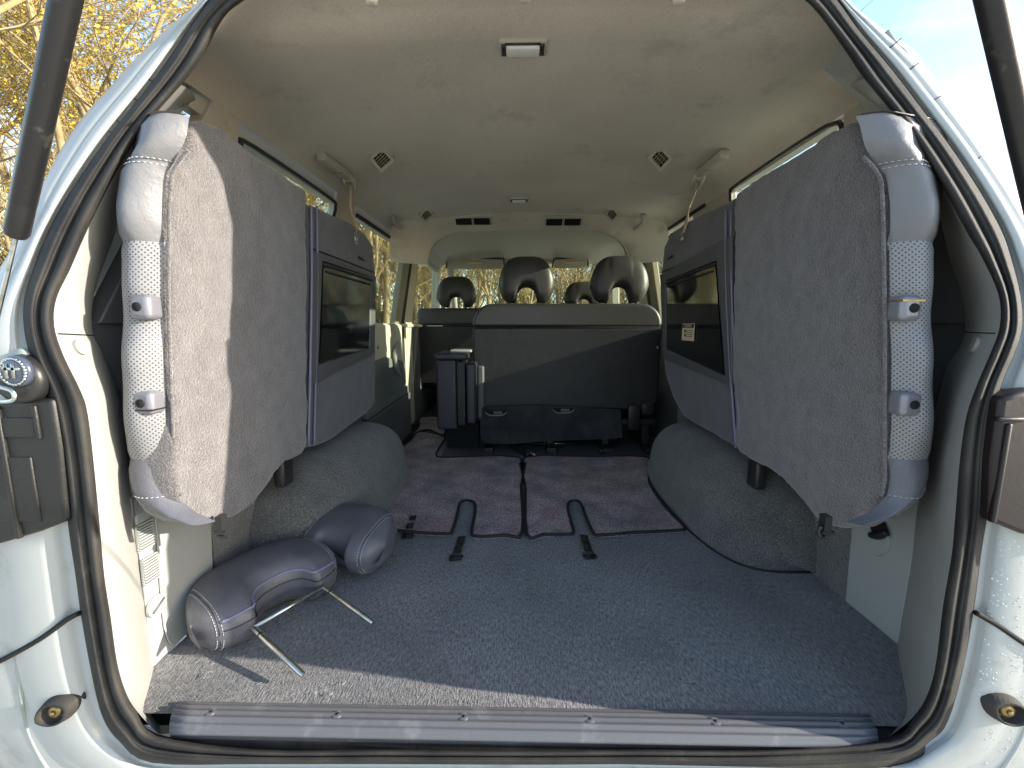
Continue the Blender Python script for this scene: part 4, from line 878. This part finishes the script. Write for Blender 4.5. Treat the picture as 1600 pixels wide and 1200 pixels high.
def headrest(name, label, group, o, R, W, H, T, nd, nw, matn, stitch=.7, posts=None, low=0., post_m='chrome', piping=False):
    r = root(name, label, 'headrest', tuple(o), group); surf = headrest_geo(W, H, T, nd, nw, low); nu, na = 60, 40; rg = []
    for i in range(nu+1):
        u = W*math.sin(pi*(i/nu-.5)); u = W*.999*sp(sin(pi*(i/nu-.5)), .9)
        rg.append([np.array(o)+R @ surf(u, 2*pi*j/na) for j in range(na)])
    v, f = grid(rg, True); f += [tuple(range(na)), tuple(nu*na+j for j in range(na-1, -1, -1))]
    c = link('cushion', v, f, matn, r)
    if stitch:
        mbs = MB()
        for s in (-1, 1):
            wl = MB()
            for du, dash_ in ((-.004, 1), (0, 0), (.004, 1)):
                u = s*(W*stitch+du); P = []
                for j in range(41):
                    a = -pi*.48+pi*1.96*j/40; p = surf(u, a); c0 = surf(u, 0); ctr = np.array([u, 0, (surf(u, pi/2)[2]+surf(u, -pi/2)[2])/2]); dn = p-ctr; dn /= np.linalg.norm(dn)+1e-9
                    P.append(np.array(o)+R @ (p+dn*(.0004 if dash_ else -.0004)))
                if dash_: q = stitches(P, .004, .0025, .0006); mbs.add(q.v, q.f)
                else: wl.tube(P, .0009, 6)
            wl.build('seam', 'dark', c)
        so = mbs.build('stitching', 'thread', c); so['kind'] = 'stuff'
    if piping:
        for e, mm, rr_ in ((-.62, 'piping', .0032), (-.2, 'dark', .0012)):
            P = [np.array(o)+R @ (surf(u, pi-.0+(e if False else 0) - (-1)*(abs(e)) if False else (-pi/2+e))) for u in np.linspace(-W*.77, W*.77, 60)]; mb = MB(); mb.tube(P, rr_, 8); mb.build('piping', mm, c)
    if posts:
        sx, ln, pr, bar = posts
        for s in (-1, 1):
            mb = MB(); mb.tube([np.array(o)+R @ np.array([s*sx, 0, .02]), np.array(o)+R @ np.array([s*sx, 0, -ln+.004]), np.array(o)+R @ np.array([s*sx, 0, -ln])], [pr, pr, pr*.7], 14); p = mb.build('post', post_m, r, auto=50)
            if bar:
                mb = MB(); mb.tube([np.array(o)+R @ np.array([s*sx, 0, -.03]), np.array(o)+R @ np.array([s*sx, 0, -.034])], pr*1.04, 14); mb.build('notch', 'dark', p)
        if bar: mb = MB(); mb.tube([np.array(o)+R @ np.array([-sx, 0, -.004]), np.array(o)+R @ np.array([sx, 0, -.004])], pr, 14); mb.build('crossbar', post_m, r)
    return r
# loose pair on the carpet
lift_ = .3
def frame(u, v):   # u = width axis, v = towards the top of the headrest
    u = np.array(u, float); u /= np.linalg.norm(u); v = np.array(v, float); v -= u*(v@u); v /= np.linalg.norm(v); w_ = np.cross(v, u); return rotm(u, w_, v)
Ra = frame((.52, .85, .02), (-.88, .5, .12))
headrest('loose_headrest', 'loose slate leather headrest with steel posts lying on the carpet, nearest the camera', 'loose headrests on the carpet', (-.500, .240, .05), Ra, .158, .205, .12, .055, .064, 'leather', .8, (.077, .178, .0052, True), piping=True)
Rb = frame((-.93, .30, .0), (.42, .85, .30))
headrest('loose_headrest', 'loose slate leather headrest lying behind the one with the steel posts', 'loose headrests on the carpet', (-.485, .395, .055), Rb, .13, .19, .115, .03, .05, 'leather', .7, None)
# bench headrests
I3 = np.eye(3)
def up_headrest(px, y_top, y_bot, Y, label, group, nd=.34, mt='seattop', T=.1):
    a = onY(px[0], y_bot, Y); b = onY(px[1], y_top, Y); W = (b[0]-a[0])/2; H = b[2]-a[2]; nwk = .36
    return headrest('seat_headrest', label, group, ((a[0]+b[0])/2, Y, a[2]), I3, W, H, T, H*nd, W*nwk, mt, None, (W*.62, .06, .006, False), post_m='dark')

# ================================================================== BENCH, FRONT SEATS, ARMREST BOX
def seat_back(name, label, cat, px, Y, th, m_top, m_back, split, group, rad=.06, lean=.0, cushion=True, tilt=0.):
    x0, y0, x1, y1 = px; a = onY(x0, y1, Y); b = onY(x1, y0, Y); r = root(name, label, cat, ((a[0]+b[0])/2, Y+.2, 0), group); zs = onY(x0, split, Y)[2]
    def rr(x0, x1, z0, z1, top):
        P = []
        if top:
            for k in range(9): t = pi/2*k/8; P.append((x1-rad+rad*cos(t), Y, z1-rad+rad*sin(t)))
            for k in range(9): t = pi/2+pi/2*k/8; P.append((x0+rad+rad*cos(t), Y, z1-rad+rad*sin(t)))
            P += [(x0, Y, z0), (x1, Y, z0)]
        else:
            q = rad*.7; P = [(x1, Y, z1), (x0, Y, z1)]
            for k in range(7): t = pi+pi/2*k/6; P.append((x0+q+q*cos(t), Y, z0+q+q*sin(t)))
            for k in range(7): t = 1.5*pi+pi/2*k/6; P.append((x1-q+q*cos(t), Y, z0+q+q*sin(t)))
        return P
    up = MB(); up.prism(rr(a[0], b[0], zs, b[2], True), (0, th, 0)); o1 = up.build('back_top', m_top, r, auto=60, mods=[bevel(.022, 5, 50)])
    lo = MB(); lo.prism([(x, y+.002, z) for x, y, z in rr(a[0], b[0], a[2], zs-.001, False)], (0, th, 0)); o2 = lo.build('back_panel', m_back, r, auto=60, mods=[bevel(.01, 3, 50)])
    if cushion: mb = MB(); mb.box(((a[0]+b[0])/2, Y+th+.26, max(.2, a[2]+.02)), (b[0]-a[0]-.02, .52, .16)); mb.build('cushion', m_back, r, auto=60, mods=[bevel(.04, 4)])
    return r, a, b, zs, o1
bench, a, b, zs, bt = seat_back('bench_seat', 'dark charcoal bench seat with rounded shoulders and two headrests, right of the armrest box', 'bench seat', (740, 474, 1036, 640), 1.53, .13, 'seattop', 'seatback', 511, None, rad=.1)
q = stitches([(x, 1.53+.012, b[2]-.012-.0*abs(x)) for x in np.linspace(a[0]+.1, b[0]-.1, 60)], .012, .006, .0016); q.build('stitching', 'thread', bt)
mb = MB(); mb.tube([(a[0]+.004, 1.531, zs), (b[0]-.004, 1.531, zs)], .002, 6); mb.build('seam', 'hole', bt)
# felt flap with two slots, hanging under the bench
P = [onY(x, y, 1.50) for x, y in ((752, 636), (840, 633), (970, 640), (973, 684), (960, 686), (870, 689), (800, 694), (757, 693), (750, 680))]
mb = MB(); mb.prism(P, (0, .012, 0)); fl = mb.build('felt_flap', 'flap', bench, auto=40, mods=[bevel(.003, 2)])
for cx, cy in ((775, 645), (880, 641)):
    c = onY(cx, cy, 1.497); mb = MB(); mb.box(c, (.11, .004, .022)); s_ = mb.build('hand_slot', 'hole', fl, mods=[bevel(.008, 3)])
    mb = MB(); mb.tube(cr([c+np.array([-.055, -.003, .004]), c+np.array([-.03, -.003, -.012]), c+np.array([.03, -.003, -.012]), c+np.array([.055, -.003, .004])], 5), .003, 6); mb.build('slot_edge', 'silverbtn', s_)
    mb = MB(); mb.box(c+np.array([.01, -.004, .0]), (.045, .004, .018)); mb.build('latch_tab', 'wall', s_, mods=[bevel(.002, 2)])
# bench underframe, rails, belts
mb = MB()
for x in (-.16, .16, .45, .66): mb.box((x, 1.72, .09), (.035, .3, .16)); mb.box((x, 1.60, .02), (.05, .25, .03))
mb.box((.25, 1.72, .16), (.9, .36, .03)); mb.build('underframe', 'dark', bench, auto=40, mods=[bevel(.004, 2)])
mb = MB(); mb.tube([onY(823, 693, 1.60), onY(912, 693, 1.60)], .004, 8); mb.build('frame_rod', 'chrome', bench)
mb = MB(); c = onY(990, 652, 1.52); mb.box(c, (.06, .02, .13)); mb.box(c+np.array([.075, .02, .04]), (.06, .02, .06)); mb.build('hinge_cover', 'dark', bench, mods=[bevel(.006, 2)])
mb = MB(); P = [onZ(x, y, .02) for x, y in ((795, 690), (806, 700), (818, 706), (826, 711))]; mb.tube(cr(P, 4), .014, 8); mb.build('belt', 'dark', bench)
mb = MB(); P = [onZ(x, y, .028) for x, y in ((822, 704), (836, 711))]; mb.tube(P, .006, 8); mb.build('belt_tongue', 'chrome', bench)
mb = MB(); P = [onZ(x, y, .02) for x, y in ((948, 690), (946, 700), (938, 706))]; mb.tube(cr(P, 4), .012, 8); mb.build('belt_buckle', 'dark', bench)
up_headrest((778, 868), 401, 474, 1.58, 'rounded dark headrest with arch on the left half of the bench', 'bench headrests', T=.12)
up_headrest((920, 1015), 400, 474, 1.58, 'rounded headrest with arch on the right half of the bench, its right side sunlit', 'bench headrests', T=.12)
# front seats
seat_back('front_seat', 'dark front passenger seat seen left of the bench, behind the armrest box', 'car seat', (654, 481, 764, 600), 2.38, .1, 'seattop', 'seatback', 509, 'front seats', rad=.04)
seat_back('front_seat', 'dark front driver seat hidden behind the bench, only its headrest standing above', 'car seat', (858, 482, 965, 600), 2.5, .1, 'seattop', 'seatback', 509, 'front seats', rad=.04)
up_headrest((682, 745), 432, 481, 2.43, 'small dark headrest with arch on the front passenger seat', 'front seat headrests', T=.1)
up_headrest((880, 943), 440, 482, 2.55, 'dark headrest on the driver seat, between the two bench headrests', 'front seat headrests', T=.1)
# armrest box standing beside the bench
ar = root('armrest_box', 'navy black folded armrest box standing on the floor left of the bench', 'armrest box', tuple(onY(713, 690, 1.5)))
a = onY(683, 672, 1.42); b = onY(742, 552, 1.42)
def bx(x0, x1, y0, y1, z0, z1, name, m, bv, par=ar, **k): mb = MB(); mb.box(((x0+x1)/2, (y0+y1)/2, (z0+z1)/2), (x1-x0, y1-y0, z1-z0)); return mb.build(name, m, par, auto=50, mods=[bevel(bv, 4)], **k)
M['navy'] = mat('navy_black_plastic', (.035, .037, .05), .42, bump=[(300, .0004)], wear=(12, (.06, .062, .075), .55, .8))
W_ = b[0]-a[0]
m1 = bx(a[0], a[0]+W_*.52, 1.42, 1.66, a[2], b[2]-.03, 'box_shell', 'navy', .012)
bx(a[0]+W_*.54, a[0]+W_*.74, 1.425, 1.65, a[2]+.02, b[2]-.04, 'box_spine', 'dark', .006)
bx(a[0]+W_*.76, b[0], 1.42, 1.64, a[2]+.03, b[2]-.05, 'box_lid', 'navy', .012)
bx(a[0]-.004, a[0]+W_*.8, 1.41, 1.67, b[2]-.032, b[2]+.0, 'top_cap', 'navy', .01)
bx(a[0]+W_*.3, a[0]+W_*.86, 1.5, 1.66, b[2]-.002, b[2]+.012, 'cup_plate', 'trimlow', .006)
mb = MB(); 
for k in (.56, .64, .72): mb.box((a[0]+W_*k, 1.418, (a[2]+b[2])/2), (.003, .008, (b[2]-a[2])*.82))
mb.build('seam_rib', 'wall', m1)
bx(a[0]+.02, b[0]-.0, 1.57, 1.66, .004, a[2]+.002, 'foot_mechanism', 'hole', .008)
bx(b[0]+.0, b[0]+.035, 1.5, 1.62, a[2]+.04, b[2]-.07, 'hinge_plate', 'wall', .01)
